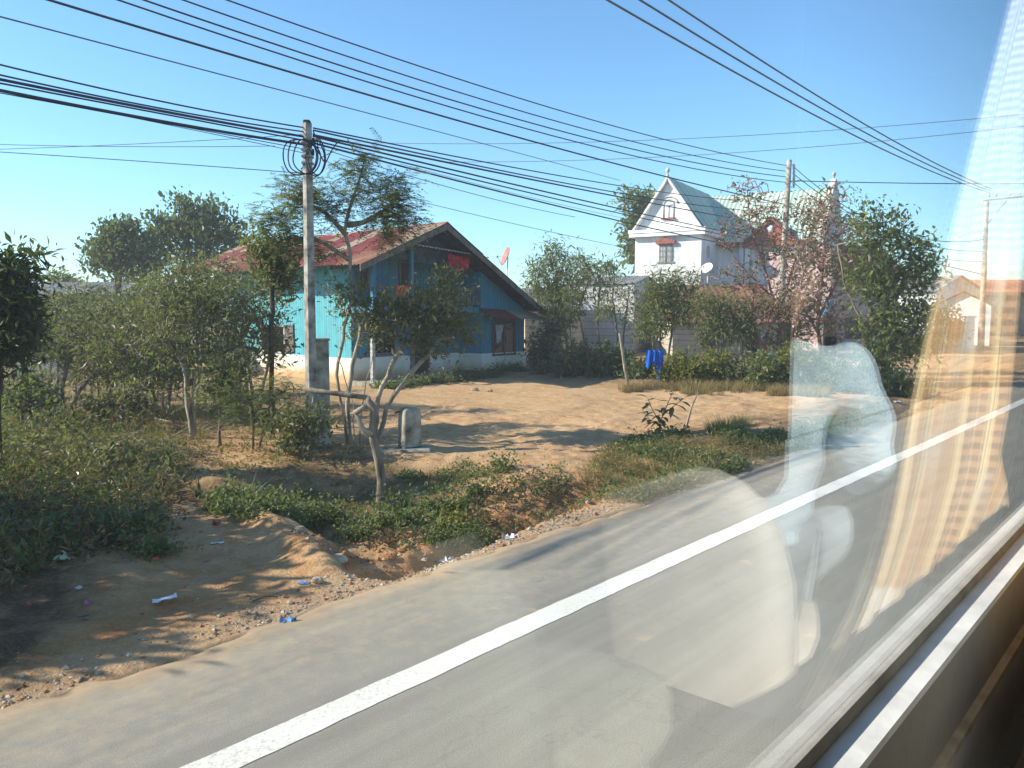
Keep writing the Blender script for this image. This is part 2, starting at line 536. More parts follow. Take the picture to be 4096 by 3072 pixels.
Pl = np.zeros((len(lv), 2, 3))
lv = np.concatenate([np.linspace(-300, -8, 20), np.arange(-7.5, 30, .06), np.linspace(30.5, 42, 30), np.linspace(44, 700, 60)])
wob = (vnoise(lv * .35, lv * 0 + .5, 31) - .5) * .03
Pl = np.zeros((len(lv), 2, 3))
for j, tt in enumerate((4.06, 4.31)):
    Pl[:, j, :] = DV * lv[:, None] + NV * (tt + wob + (vnoise(lv * 3, lv * 0 + j, 33) - .5) * .012 + (vnoise(lv * 13, lv * 0 + j, 34) - .5) * .008)[:, None]; Pl[:, j, 2] = .004
lb = MB(); lb.grid(Pl)
tag(lb.build('road_marking', M['paint']), 'worn white edge line along the road', kind='structure')

# ---------------------------------------------------------------- camera, sky, sun
cam = bpy.data.cameras.new('camera'); camo = bpy.data.objects.new('camera', cam); COL.objects.link(camo)
cam.sensor_width = 36; cam.lens = 36 * F / 4096; cam.clip_start = .02; cam.clip_end = 5000
camo.location = (0, 0, H); camo.rotation_euler = (R(90) - PIT, 0, 0)
sc.camera = camo
SUN_EL, SUN_AZ = R(30), R(-92)          # azimuth from +Y, clockwise: the sun stands to the left
sd = Vector((math.sin(SUN_AZ) * math.cos(SUN_EL), math.cos(SUN_AZ) * math.cos(SUN_EL), math.sin(SUN_EL)))
sl = bpy.data.lights.new('sun', 'SUN'); so = bpy.data.objects.new('sun', sl); COL.objects.link(so)
sl.energy = 4.3; sl.angle = R(.53); sl.color = (1.0, .93, .80)
so.rotation_euler = sd.to_track_quat('Z', 'Y').to_euler()
wd = bpy.data.worlds.new('World'); sc.world = wd; wd.use_nodes = True
wt = wd.node_tree; bg = wt.nodes['Background']
sky = wt.nodes.new('ShaderNodeTexSky'); sky.sky_type = 'NISHITA'; sky.sun_disc = False
sky.sun_elevation = SUN_EL; sky.sun_rotation = SUN_AZ; sky.air_density = 1.0; sky.dust_density = .15; sky.ozone_density = 3.0
tn = wt.nodes.new('ShaderNodeMix'); tn.data_type = 'RGBA'; tn.blend_type = 'MULTIPLY'; tn.inputs[0].default_value = 1.0
tn.inputs[7].default_value = (.735, 1.0, 1.09, 1)
wt.links.new(sky.outputs[0], tn.inputs[6]); wt.links.new(tn.outputs[2], bg.inputs[0]); bg.inputs[1].default_value = .11
sc.view_settings.view_transform = 'Standard'; sc.view_settings.look = 'None'
sc.view_settings.exposure = 1.0; sc.view_settings.gamma = 1.0
try:
    sc.cycles.use_denoising = True
    sc.cycles.max_bounces = 7; sc.cycles.diffuse_bounces = 3; sc.cycles.transparent_max_bounces = 12
    sc.cycles.sample_clamp_indirect = 8
except Exception:
    pass

# =============================================================== buildings
M['blue'] = None


def clapboard(name, c, c2, pitch, axis, rough=.75, dirt=(.3, .22, .12)):
    """painted boards: fine grooves every pitch metres along the given object axis (0 x, 2 z, or 'h' horizontal run)"""
    m = NT(name); co = m.coords()
    sx = m.n('SeparateXYZ'); m.l(co, sx.inputs[0])
    if axis == 2:
        u = sx.outputs[2]
    else:                       # run along the wall whatever way it faces
        u = m.math('ADD', m.math('MULTIPLY', sx.outputs[0], axis[0]), m.math('MULTIPLY', sx.outputs[1], axis[1]))
    saw = m.math('FRACT', m.math('DIVIDE', u, pitch))
    groove = m.ramp(saw, [(0, 0.0), (.08, 1.0), (.92, 1.0), (1, 0.0)])
    cell = m.math('FLOOR', m.math('DIVIDE', u, pitch))
    wn = m.n('TexWhiteNoise', _noise_dimensions='1D'); m.l(cell, wn.inputs['W'])
    f = m.noise(2.2, 5, .65, co)
    col = m.ramp(f, [(.3, c2), (.65, c)])
    col = m.mix(m.math('MULTIPLY', wn.outputs['Value'], .35), col, tuple(np.array(c2) * .8))
    st_ = m.noise(5, 5, .7, co, (1, 1, .15))
    col = m.mix(m.ramp(st_, [(.50, 0.0), (.78, .42)]), col, dirt)
    col = m.mix(groove, tuple(np.array(c2) * .45), col)
    m.surf(col, rough, .3, groove, .6, .015)
    return m.m


def stained_plaster(name, c, stain, z0, z1):
    """limewashed plaster with a rusty splash band near the ground"""
    m = NT(name); co = m.coords()
    sx = m.n('SeparateXYZ'); m.l(co, sx.inputs[0])
    f = m.noise(2.5, 6, .65, co); g = m.noise(9, 5, .6, co)
    h = m.math('ADD', sx.outputs[2], m.math('MULTIPLY', m.math('SUBTRACT', f, .5), .9 * (z1 - z0)))
    k = m.math('SUBTRACT', 1.0, m.math('DIVIDE', m.math('SUBTRACT', h, z0), z1 - z0), True)
    col = m.mix(m.ramp(g, [(.35, 0.0), (.75, .3)]), c, tuple(np.array(c) * .7))
    col = m.mix(m.ramp(k, [(.2, 0.0), (.75, .85)]), col, stain)
    m.surf(col, .9, .2, g, .3, .01)
    return m.m


def sheetroof(name, stops, rough=.6, spec=.35, metal=0.0):
    m = NT(name); co = m.coords()
    f = m.noise(1.4, 6, .7, co); g = m.noise(14, 4, .7, co)
    k = m.math('ADD', m.math('MULTIPLY', m.attr('tint'), .75), m.math('MULTIPLY', m.math('SUBTRACT', f, .5), .7))
    col = m.ramp(k, stops)
    col = m.mix(m.ramp(g, [(.5, 0.0), (.8, .4)]), col, (.14, .07, .04))
    m.surf(col, rough, spec, g, .15, .01, metal)
    return m.m


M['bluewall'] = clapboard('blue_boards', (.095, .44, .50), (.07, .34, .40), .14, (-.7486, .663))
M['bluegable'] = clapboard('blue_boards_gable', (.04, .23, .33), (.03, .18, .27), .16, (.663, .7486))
M['cream'] = stained_plaster('cream_plinth', (.78, .73, .62), (.52, .27, .10), -.05, .75)
M['redroof'] = sheetroof('rusty_red_sheet', [(.05, (.20, .04, .035)), (.35, (.26, .065, .045)), (.5, (.27, .115, .06)), (.62, (.36, .25, .17)), (.85, (.42, .33, .24)), (.95, (.32, .15, .075))])
M['glassdark'] = mat('dark_window_glass', (.012, .014, .016), .08, .3, 2, .6, bump=0)
M['whiteframe'] = mat('weathered_white_frame', (.45, .43, .40), .7, .35, 6, .3)
M['brownframe'] = mat('brown_frame', (.16, .10, .075), .7, .35, 8, .3)
M['curtaincloth'] = mat('pale_curtain_cloth', (.5, .45, .45), .9, .3, 6, .1)
M['timber'] = mat('grey_timber', (.16, .14, .12), .85, .4, 6, .2, stretch=(1, 1, .3))
M['slate'] = mat('dark_blue_timber', (.06, .09, .12), .8, .4, 5, .2)
M['tin'] = mat('white_tin', (.7, .7, .68), .45, .25, 6, .5)


def corr_roof(name, P00, P10, P01, mats, parent, rng, pitch=.19, amp=.022, sheet=.76, rows=2, tintfn=None, thick=.012):
    """corrugated sheets from the eave edge P00-P10 up to the ridge edge through P01 (same length)"""
    P00, P10, P01 = map(np.array, (P00, P10, P01))
    run = P10 - P00; up = P01 - P00
    L = np.linalg.norm(run); n = np.cross(run, up); n /= np.linalg.norm(n)
    if n[2] < 0: n = -n
    k = max(2, int(L / pitch)) * 4
    u = np.linspace(0, 1, k + 1)
    b = MB()
    for r in range(rows):
        v0, v1 = r / rows, min(1, (r + 1) / rows + .02)
        wv = amp * np.sin(np.arange(k + 1) * math.pi / 2) + r * .012
        for c0 in range(0, k, max(4, int(sheet / pitch) * 4)):
            c1 = min(k, c0 + max(4, int(sheet / pitch) * 4))
            j = rng.uniform(-.012, .012); sl_ = rng.uniform(-.05, .05) / max(np.linalg.norm(up), .1)
            t = tintfn(u[c0], r) if tintfn else rng.uniform(0, 1)
            ui = u[c0:c1 + 1]; w = wv[c0:c1 + 1] + j
            a = P00 + run * ui[:, None] + up * (v0 + (sl_ if r == 0 else 0)) + n * w[:, None]
            e = P00 + run * ui[:, None] + up * v1 + n * w[:, None]
            b.grid(np.stack([a, e]), 0, True, t)
            b.grid(np.stack([e - n * thick, a - n * thick]), 1, True, t)
            b.grid(np.stack([a - n * thick, a]), 0, True, t)
    return b.build(name, [mats, M['darkwood']], parent)


# ---- the blue two-storey house ------------------------------------------------
def HP(s, t, z): return W(17.8 + s, 22.2 + t, z)


def hbox(b, s0, s1, t0, t1, z0, z1, mat=0, tint=None):
    bt = [HP(s0, t0, z0), HP(s1, t0, z0), HP(s1, t1, z0), HP(s0, t1, z0)]
    tp = [HP(s0, t0, z1), HP(s1, t0, z1), HP(s1, t1, z1), HP(s0, t1, z1)]
    b.hexa(bt, tp, mat, tint); return b


rg = rs(5)
house = thing('timber_house', HP(4, 5, 0), 'blue two storey timber house with rusty red sheet roof', 'house')
RZ = 5.70; RS = 2.78           # ridge under side
zl = lambda s: RZ - .415 * (RS - s)
zr = lambda s: RZ - .560 * (s - RS)
b = MB()    # main volume behind the balcony
prof = [(0, .9), (8.05, .9), (8.05, zr(8.05) - .06), (RS, RZ - .06), (0, zl(0) - .06)]
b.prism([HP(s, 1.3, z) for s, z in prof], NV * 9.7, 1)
b.f[-1] = b.f[-1]
# outer skin on the long left wall
b.prism([HP(0, 1.3, .9), HP(0, 11, .9), HP(0, 11, zl(0) - .07), HP(0, 1.3, zl(0) - .07)], DV * -.02, 0)
# ground-floor front room and the upper right bump-out
b.prism([HP(s, .0, z) for s, z in [(5.4, .9), (8.05, .9), (8.05, zr(8.05) - .07), (5.4, zr(5.4) - .07)]], NV * 1.297, 1)
b.build('wall', [M['bluewall'], M['bluegable']], house)
b = MB()
hbox(b, -.05, 5.38, 1.25, 11.05, -.4, .9); hbox(b, 5.382, 8.1, -.05, 11.05, -.4, .9)
b.build('plinth', M['cream'], house)
b = MB(); hbox(b, -.3, 5.38, -.45, 1.25, -.3, .10)
b.build('porch_slab', M['concrete'], house)


def ltint(u, r):
    base = rg.choice([.05, .12, .2, .3, .62, .8, .95], p=[.25, .2, .15, .1, .1, .12, .08])
    return base if u < .90 else rg.choice([.7, .85])


T0, T1 = -.85, 12.9
roof = corr_roof('roof', HP(-1.15, T1, zl(-1.15) + .10), HP(-1.15, T0, zl(-1.15) + .10), HP(RS, T1, RZ + .10), M['redroof'], house, rg, rows=3, tintfn=ltint)
corr_roof('roof', HP(8.45, T0, zr(8.45) + .10), HP(8.45, T1, zr(8.45) + .10), HP(RS, T0, RZ + .10), M['redroof'], house, rg, rows=3)
b = MB()
for k in np.linspace(0, 1, 9)[:-1]:
    a0, a1 = T0 + (T1 - T0) * k, T0 + (T1 - T0) * (k + .135)
    b.prism([HP(RS - .22, a0, RZ + .03), HP(RS, a0, RZ + .155), HP(RS + .22, a0, RZ + .02), HP(RS + .2, a0, RZ), HP(RS, a0, RZ + .12), HP(RS - .2, a0, RZ + .01)], NV * (a1 - a0), 0, rg.uniform(.5, .9))
b.build('ridge_cap', M['redroof'], house)
b = MB()
for zf, s1, s2 in ((zl, -1.2, RS), (zr, RS, 8.5)):
    b.prism([HP(s1, T0 + .02, zf(s1) - .13), HP(s2, T0 + .02, zf(s2) - .13), HP(s2, T0 + .02, zf(s2) + .08), HP(s1, T0 + .02, zf(s1) + .08)], NV * .04)
b.build('barge_board', M['timber'], house)
b = MB()        # rafters and soffit boards under the front overhang
for s in np.arange(-.9, 8.2, .75):
    z = (zl(s) if s < RS else zr(s))
    hbox(b, s - .04, s + .04, T0 + .08, 1.29 if s < 5.3 else -.01, z - .12, z - .01)
b.build('rafter_frame', M['darkwood'], house)
b = MB()        # dark boarded gable above the tin canopy
b.prism([HP(s, .25, z) for s, z in [(.6, zl(.6) - .12), (RS, RZ - .14), (5.35, zr(5.35) - .12), (5.35, 4.12), (.6, 4.60)]][:5], NV * .05)
b.build('gable_panel', M['slate'], house)
can = corr_roof('tin_canopy', HP(1.55, -.55, 5.02 - .05), HP(5.35, -.55, 4.70), HP(1.55, .22, 5.10), M['tin'], house, rg, pitch=.16, amp=.02, rows=1, tintfn=lambda u, r: .5)
b = MB(); hbox(b, -.05, 5.38, -.02, 1.29, 2.55, 2.75)
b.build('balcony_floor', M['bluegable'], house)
b = MB()
hbox(b, .1, 5.35, .02, .07, 3.42, 3.49); hbox(b, .1, 5.35, .02, .07, 2.86, 2.91)
for s in np.arange(.2, 5.3, .16): hbox(b, s - .025, s + .025, .03, .06, 2.9, 3.43)
b.build('balcony_railing', M['timber'], house)
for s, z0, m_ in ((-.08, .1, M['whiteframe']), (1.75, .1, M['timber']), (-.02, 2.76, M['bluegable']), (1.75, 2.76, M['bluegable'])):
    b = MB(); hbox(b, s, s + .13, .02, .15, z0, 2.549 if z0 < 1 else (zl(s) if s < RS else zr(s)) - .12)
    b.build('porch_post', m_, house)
# window of the front room
w = MB(); s0, s1, z0, z1 = 6.02, 7.42, .86, 2.17
for a in ((s0, s0 + .09, z0, z1), (s1 - .09, s1, z0, z1), (s0 + .09, s1 - .09, z1 - .09, z1), (s0 - .04, s1 + .04, z0 - .08, z0), (6.68, 6.76, z0, z1 - .09)):
    hbox(w, a[0], a[1], -.07, -.002, a[2], a[3])
win = w.build('window', M['brownframe'], house)
for a, c_ in ((s0 + .09, 6.68), (6.76, s1 - .09)):
    w = MB(); hbox(w, a, c_, -.03, -.012, z0, z1 - .09); w.build('window_pane', M['glassdark'], win)
w = MB(); q = np.zeros((8, 9, 3))
for i, v in enumerate(np.linspace(0, 1, 8)):
    for j, u in enumerate(np.linspace(0, 1, 9)):
        q[i, j] = HP(s0 + .17 + (.12 + .40 * (1 - v * .75)) * u + .09 * v, -.045 + .008 * math.sin(u * 18), 2.05 - .78 * v + .1 * u * v)
w.grid(q); w.build('window_curtain', M['curtaincloth'], win)
corr_roof('window_awning', HP(5.25, -.85, 2.36), HP(8.75, -.85, 2.20), HP(5.25, -.02, 2.72), M['redroof'], house, rg, rows=1, tintfn=lambda u, r: .1 if u < .25 else .98)


def opening(name, s0, s1, z0, z1, t, frame=M['brownframe'], pane=M['glassdark'], bars=1, sill=True):
    w = MB(); f = .07
    hbox(w, s0, s0 + f, t - .05, t - .002, z0, z1); hbox(w, s1 - f, s1, t - .05, t - .002, z0, z1); hbox(w, s0 + f, s1 - f, t - .05, t - .002, z1 - f, z1)
    hbox(w, s0 + f, s1 - f, t - .05, t - .002, z0, z0 + f)
    for k in range(bars):
        x = s0 + (s1 - s0) * (k + 1) / (bars + 1); hbox(w, x - .02, x + .02, t - .045, t - .004, z0 + f, z1 - f)
    o = w.build(name, frame, house)
    p = MB(); hbox(p, s0 + f, s1 - f, t - .02, t - .003, z0 + f, z1 - f); p.build(name + '_pane' if name == 'window' else 'door_leaf', pane, o)
    return o


opening('window', .22, .80, 3.35, 4.35, 1.3)
opening('window', 4.25, 5.1, 3.05, 4.0, 1.3)
opening('door', 2.25, 3.05, 2.76, 4.5, 1.3, M['timber'], M['darkwood'], 0)
opening('door', 2.80, 3.72, .11, 2.15, 1.24, M['timber'], M['darkwood'], 0)
opening('window', .75, 2.0, .98, 2.0, 1.3)
# long side: window with a propped shutter
for ta, tb in ((5.5, 7.3), (9.2, 10.2)):
    w = MB()
    for a in ((ta, ta + .08, 1.02, 2.06), (tb - .08, tb, 1.02, 2.06), (ta + .08, tb - .08, 1.98, 2.06), (ta - .05, tb + .05, .93, 1.02), ((ta + tb) / 2 - .04, (ta + tb) / 2 + .04, 1.02, 1.98)):
        hbox(w, -.07, -.022, a[0], a[1], a[2], a[3])
    o = w.build('window', M['whiteframe'], house)
    p = MB(); hbox(p, -.04, -.023, ta + .08, tb - .08, 1.02, 1.98); p.build('window_pane', M['glassdark'], o)
o = MB(); hbox(o, -.07, -.022, 4.9, 5.45, .98, 2.06); o.build('shutter', M['timber'], house)

# things on the house
M['redcloth'] = mat('red_cloth', (.42, .02, .05), .9, .4, 5, .1, bump=0)
M['orangecloth'] = mat('orange_red_cloth', (.55, .07, .03), .9, .3, 5, .1, bump=0)
M['bluecloth'] = mat('bright_blue_cloth', (.015, .13, .58), .85, .25, 4, .15, bump=.2)


def hung_cloth(name, top_pts, drop, out, mat_, label, cat, rng, folds=9, amp=.03, bottom=None, thick=.006):
    """cloth draped from a line of points; real thickness"""
    top = np.array(top_pts, float); n = 28
    u = np.linspace(0, 1, n)
    ii = np.linspace(0, len(top) - 1, n)
    T = np.stack([np.interp(ii, range(len(top)), top[:, k]) for k in range(3)], 1)
    m_ = 14; Q = np.zeros((m_, n, 3)); out = np.asarray(out, float)
    ph = rng.uniform(0, 6, 3)
    for i, v in enumerate(np.linspace(0, 1, m_)):
        dz = drop * v * (np.interp(u, np.linspace(0, 1, len(bottom)), bottom) if bottom is not None else 1 + .06 * np.sin(u * 9 + ph[0]))
        f = amp * (.35 + v) * np.sin(u * folds * 2 * math.pi / 2 + ph[1] + v * 1.2) + amp * .5 * np.sin(u * 23 + ph[2])
        Q[i] = T + out * f[:, None]; Q[i, :, 2] -= dz
    b_ = MB(); b_.grid(Q); b_.grid((Q + out * thick)[:, ::-1])
    o = b_.build(name, mat_)
    return tag(o, label, cat)


hung_cloth('red_laundry', [HP(3.35, -.25, 4.74), HP(3.85, -.25, 4.70), HP(4.55, -.25, 4.66)], .50, NV, M['redcloth'], 'dark red laundry hanging under the tin canopy of the blue house', 'laundry', rs(3), 7, .05, [.9, 1.1, .8, 1.15, .95, .7])
hung_cloth('folded_towel', [HP(1.02, -.01, 3.52), HP(1.35, -.01, 3.52), HP(1.60, -.01, 3.52)], .42, NV, M['orangecloth'], 'orange red towel over the balcony railing', 'towel', rs(4), 4, .02, [1.0, .9, .55])


def dish(name, c, face, r, m_, label, strut_to, group=None):
    th = thing(name, c, label, 'satellite dish')
    face = np.array(face, float); face /= np.linalg.norm(face); c = np.array(c)
    b = MB(); pr = [(r * k, .22 * r * k * k) for k in np.linspace(.02, 1, 8)]
    b.lathe(pr, c, 24, face, 0); b.lathe([(a, h - .02) for a, h in pr][::-1], c, 24, face, 0)
    b.lathe([(r, .22 * r - .02), (r * 1.015, .22 * r - .01), (r, .22 * r)], c, 24, face, 0)
    b.build('reflector', m_, th)
    b = MB(); tip = c + face * r * .95
    up = np.cross(face, [0, 0, 1.0]); up /= np.linalg.norm(up); dn = np.cross(up, face)
    if dn[2] > 0: dn = -dn
    b.tube([c + dn * r * .95 + face * .2 * r, tip + dn * r * .35], .012, 5); b.box(tip + dn * r * .35, (.09, .09, .09), bevel=.02)
    b.tube([c + up * r * .9 + face * .2 * r, tip + dn * r * .35], .008, 4)
    b.build('feed_arm', M['metal'], th)
    b = MB(); q = c - face * .06
    b.tube([q, (q + np.array(strut_to)) / 2 + np.array([0, 0, -.08]), np.array(strut_to)], .022, 6)
    b.build('mast', M['metal'], th)
    return th


M['pinkdish'] = mat('faded_red_dish', (.50, .17, .14), .55, .2, 4, .4, bump=0)
M['whitedish'] = mat('white_dish', (.75, .75, .72), .5, .2, 4, .4, bump=0)
dc = vplane(2027, 1028, HP(0, 1.2, 0), DV)
dpt = HP(dc[0], 1.2, dc[1])
dish('satellite_dish', dpt, (-.80, -.25, .32), .42, M['pinkdish'], 'faded pink red satellite dish on the roof slope of the blue house', HP(dc[0] - .05, 1.25, zr(dc[0]) + .13))

# ---- the white house with a steep gable ---------------------------------------
M['whitewall'] = mat('white_render', (.80, .79, .76), .85, .22, 1.3, .2, bump=.2, bscale=14, stretch=(1, 1, .35))
M['greyrender'] = mat('grey_white_render', (.55, .55, .53), .9, .3, 1.6, .2, bump=.3, bscale=12)
M['greenroof'] = sheetroof('pale_green_sheet', [(0, (.38, .49, .39)), (.5, (.45, .54, .44)), (1, (.52, .59, .49))], .55, .4)
M['brick'] = mat('brick_red_trim', (.36, .12, .085), .8, .3, 5, .2)
M['pink'] = mat('pink_render', (.60, .42, .38), .85, .25, 2.5, .2)
M['palered'] = mat('terracotta_tile', (.42, .16, .10), .8, .35, 5, .25, bump=.4)
M['brownroof'] = mat('brown_rusty_sheet', (.22, .105, .065), .8, .4, 4, .2, c2=(.10, .05, .035), bump=.4)
M['netcurtain'] = mat('net_curtain', (.62, .64, .62), .8, .3, 9, .2, stretch=(6, 6, .3))
M['barpaint'] = mat('painted_bars', (.25, .25, .22), .6, .2, 6, .3)

A30 = np.array([math.sin(R(30)), math.cos(R(30)), 0])
F30 = np.array([-math.cos(R(30)), math.sin(R(30)), 0])
C0 = at(2800, 1245, 50.0); C0[2] = 0
tw = vplane(2540, 1000, C0, F30)[0]                     # width of the tower front
td = vplane(2872, 1000, C0, A30)[0]                     # depth of the tower side
zc = lambda y: vplane(2800, y, C0, F30)[1]
wz0, wz1 = zc(938), zc(905)                             # cornice
apx = vplane(2676, 716, C0 + A30 * 0, F30); apz = apx[1]


def TP(u, a, z): return C0 + F30 * u + A30 * a + np.array([0, 0, z])


def tbox(b, u0, u1, a0, a1, z0, z1, mat=0):
    b.hexa([TP(u0, a0, z0), TP(u1, a0, z0), TP(u1, a1, z0), TP(u0, a1, z0)], [TP(u0, a0, z1), TP(u1, a0, z1), TP(u1, a1, z1), TP(u0, a1, z1)], mat)


wh = thing('gabled_house', TP(tw / 2, 2, 0), 'tall white house with steep gable front and pale green roofs', 'house')
BD = td + 8.0
b = MB(); tbox(b, 0, tw, 0, BD, -.3, wz0)
rgt = -vplane(3272, 960, TP(0, td, 0), -F30)[0]         # right end of the wing (negative u)
tbox(b, rgt, -.002, td, BD, -.3, wz0 - .5)
b.build('wall', M['whitewall'], wh)
b = MB()
b.prism([TP(-.05, -.02, wz1), TP(tw + .05, -.02, wz1), TP(tw / 2, -.02, apz)], A30 * .25)
gb_ = b.build('gable', M['whitewall'], wh)
b = MB(); mid = tw / 2; ov = .24
sl_ = (apz - wz1) / (tw / 2 + .05)
for sgn, e in ((1, tw + ov), (-1, -ov)):
    ze = wz1 - sl_ * (ov - .05)
    b.prism([TP(mid, -.32, apz + .16), TP(e, -.32, ze + .0), TP(e, -.32, ze - .18), TP(mid, -.32, apz - .10)], A30 * .24)
b.build('gable_trim', M['whitewall'], wh)
b = MB()
tbox(b, -.30, tw + .30, -.34, td + 1, wz0, wz0 + (wz1 - wz0) * .45); tbox(b, -.34, tw + .34, -.38, td + 1, wz0 + (wz1 - wz0) * .45 + .002, wz1 - .06)
b.build('cornice', M['whitewall'], wh)
rg2 = rs(8)
RBK = td + 5.2
for sgn, e in ((1, tw + ov), (-1, -ov)):
    ze = wz1 - sl_ * (ov - .05)
    corr_roof('roof', TP(e, -.08, ze + .12), TP(e, RBK, ze + .12), TP(mid, -.08, apz + .12), M['greenroof'], wh, rg2, pitch=.3, amp=.03, rows=1)
# wing roof, ridge parallel to the front
wzr = vplane(3000, 776, TP(0, td + 4.0, 0), -F30)[1]
wze = vplane(3000, 968, TP(0, td - .5, 0), -F30)[1]
corr_roof('roof', TP(tw, td - .5, wze), TP(rgt, td - .5, wze), TP(tw, td + 4.0, wzr), M['greenroof'], wh, rg2, pitch=.3, amp=.035, rows=2)
corr_roof('roof', TP(rgt, td + 8.5, wze), TP(tw, td + 8.5, wze), TP(rgt, td + 4.0, wzr), M['greenroof'], wh, rg2, pitch=.3, amp=.035, rows=2)
b = MB(); b.prism([TP(rgt - .02, td - .5, wze - .6), TP(rgt - .02, td + 8.5, wze - .6), TP(rgt - .02, td + 8.5, wze + .25), TP(rgt - .02, td + 4.3, wzr + .55), TP(rgt - .02, td + 3.7, wzr + .55), TP(rgt - .02, td - .5, wze + .25)], -F30 * .35)
b.build('parapet', M['greyrender'], wh)
b = MB(); tbox(b, rgt + .1, -.3, td - .62, td - .45, wze - .28, wze + .02); b.build('eave_trim', M['brick'], wh)
# small brick dormer on the wing roof
du = -vplane(3085, 930, TP(0, td - .3, 0), -F30)[0]
dz0 = vplane(3085, 962, TP(0, td - .3, 0), -F30)[1]; dz1 = vplane(3055, 868, TP(0, td - .3, 0), -F30)[1]
b = MB(); b.prism([TP(du - 1.3, td - .55, dz0), TP(du + 1.3, td - .55, dz0), TP(du, td - .55, dz1 - .25)], A30 * 3)
dm = b.build('dormer', M['brick'], wh)
b = MB()
for sg in (1, -1):
    b.prism([TP(du, td - .75, dz1), TP(du + sg * 1.7, td - .75, dz0 - .1), TP(du + sg * 1.7, td - .75, dz0 - .25), TP(du, td - .75, dz1 - .2)], A30 * 3.2)
b.build('dormer_roof', M['brick'], dm)
b = MB(); b.lathe([(.0, .0), (.24, .0), (.24, .04), (0, .04)], TP(du, td - .56, (dz0 + dz1) / 2 - .05), 12, -A30); b.build('window_pane', M['whitedish'], dm)
# finials
for c_, m_ in ((TP(mid, -.2, apz + .12), M['greyrender']), (TP(rgt - .2, td + 4.0, wzr + .5), M['greyrender'])):
    b = MB(); b.lathe([(.0, -.3), (.15, -.3), (.10, .06), (.06, .16), (.06, .24), (.10, .28), (.14, .36), (.125, .45), (.06, .52), (0, .54)], c_, 12); b.build('finial', m_, wh)
# tower front window: frame, bars, hood, and the blind arched window above
wl = vplane(2637, 1000, C0, F30)[0]; wr = vplane(2691, 1000, C0, F30)[0]
wt_, wb_ = zc(972), zc(1043)
b = MB()
for u0, u1, z0, z1 in ((wl - .07, wl, wb_, wt_), (wr, wr + .07, wb_, wt_), (wr, wl, wt_ - .07, wt_), (wr - .12, wl + .12, wb_ - .1, wb_), ((wl + wr) / 2 - .03, (wl + wr) / 2 + .03, wb_, wt_ - .07)):
    tbox(b, u0, u1, -.05, -.002, z0, z1)
for k in range(1, 8):
    u = wr + (wl - wr) * k / 8; tbox(b, u - .012, u + .012, -.09, -.065, wb_, wt_ - .02)
for k in (.33, .66): tbox(b, wr, wl, -.088, -.068, wb_ + (wt_ - wb_) * k - .012, wb_ + (wt_ - wb_) * k + .012)
wf = b.build('window', M['barpaint'], wh)
b = MB(); tbox(b, wr, wl, -.02, -.003, wb_, wt_ - .07); b.build('window_pane', M['netcurtain'], wf)
b = MB(); zz = wt_ + .04
b.prism([TP(wr - .18, -.22, zz), TP(wl + .18, -.22, zz), TP(wl + .18, -.22, zz + .18), TP((wl + wr) / 2, -.22, zz + .42), TP(wr - .18, -.22, zz + .18)], A30 * .215)
b.build('window_hood', M['brick'], wh)
al = vplane(2655, 850, C0, F30)[0]; ar = vplane(2695, 850, C0, F30)[0]
ab, am = zc(862), zc(812); ac = (al + ar) / 2; rad = (al - ar) / 2
b = MB()
arc = [(ac + (rad + .02) * math.cos(a), am + (rad + .02) * math.sin(a)) for a in np.linspace(math.pi, 0, 15)]
path = [(ar, ab)] + arc + [(al, ab)]
b.tube([TP(u, -.045, z) for u, z in path], .035, 5)
b.tube([TP(ac + (rad + .28) * math.cos(a), -.05, am + (rad + .2) * math.sin(a)) for a in np.linspace(.12, math.pi - .12, 13)], .05, 5)
b.tube([TP(ar, -.04, am), TP(al, -.04, am)], .025, 5)
tbox(b, ac - .03, ac + .03, -.05, -.022, ab, am)
aw = b.build('blind_window', M['greyrender'], wh)
b = MB(); tbox(b, ar - .12, al + .12, -.15, -.022, ab - .13, ab - .02); b.build('window_sill', M['brick'], aw)
# side niche
nu = vplane(2832, 1000, C0, A30)[0]; nzz = (zc(980), zc(1025))
b = MB()
q = [TP(0, nu + .32 * math.cos(a), nzz[0] - .3 + .38 * math.sin(a)) for a in np.linspace(0, math.pi, 9)]
b.prism(q + [TP(0, nu - .32, nzz[1]), TP(0, nu + .32, nzz[1])], -F30 * .03); b.build('side_window', M['greyrender'], wh)
# pink lower wall and porch roof on the right wing
pu0, pu1 = -vplane(3080, 1050, TP(0, td - 1.2, 0), -F30)[0], -vplane(3330, 1050, TP(0, td - 1.2, 0), -F30)[0]
b = MB(); tbox(b, pu1, pu0, td - 1.6, td - .002, -.3, vplane(3100, 1010, TP(0, td - 1.2, 0), -F30)[1]); b.build('porch_wall', M['pink'], wh)
b = MB()
for px_ in (2965, 2990):
    uu = -vplane(px_, 1000, TP(0, td - .3, 0), -F30)[0]; tbox(b, uu - .16, uu + .16, td - .35, td - .03, 0, wze - .3)
b.build('pilaster', M['whitewall'], wh)
dd = at(2828, 1075, 47.0)
dish('satellite_dish', dd, (-.55, -.55, .6), .38, M['whitedish'], 'white satellite dish beside the tower of the white house', dd + np.array([.1, .1, -1.9]))


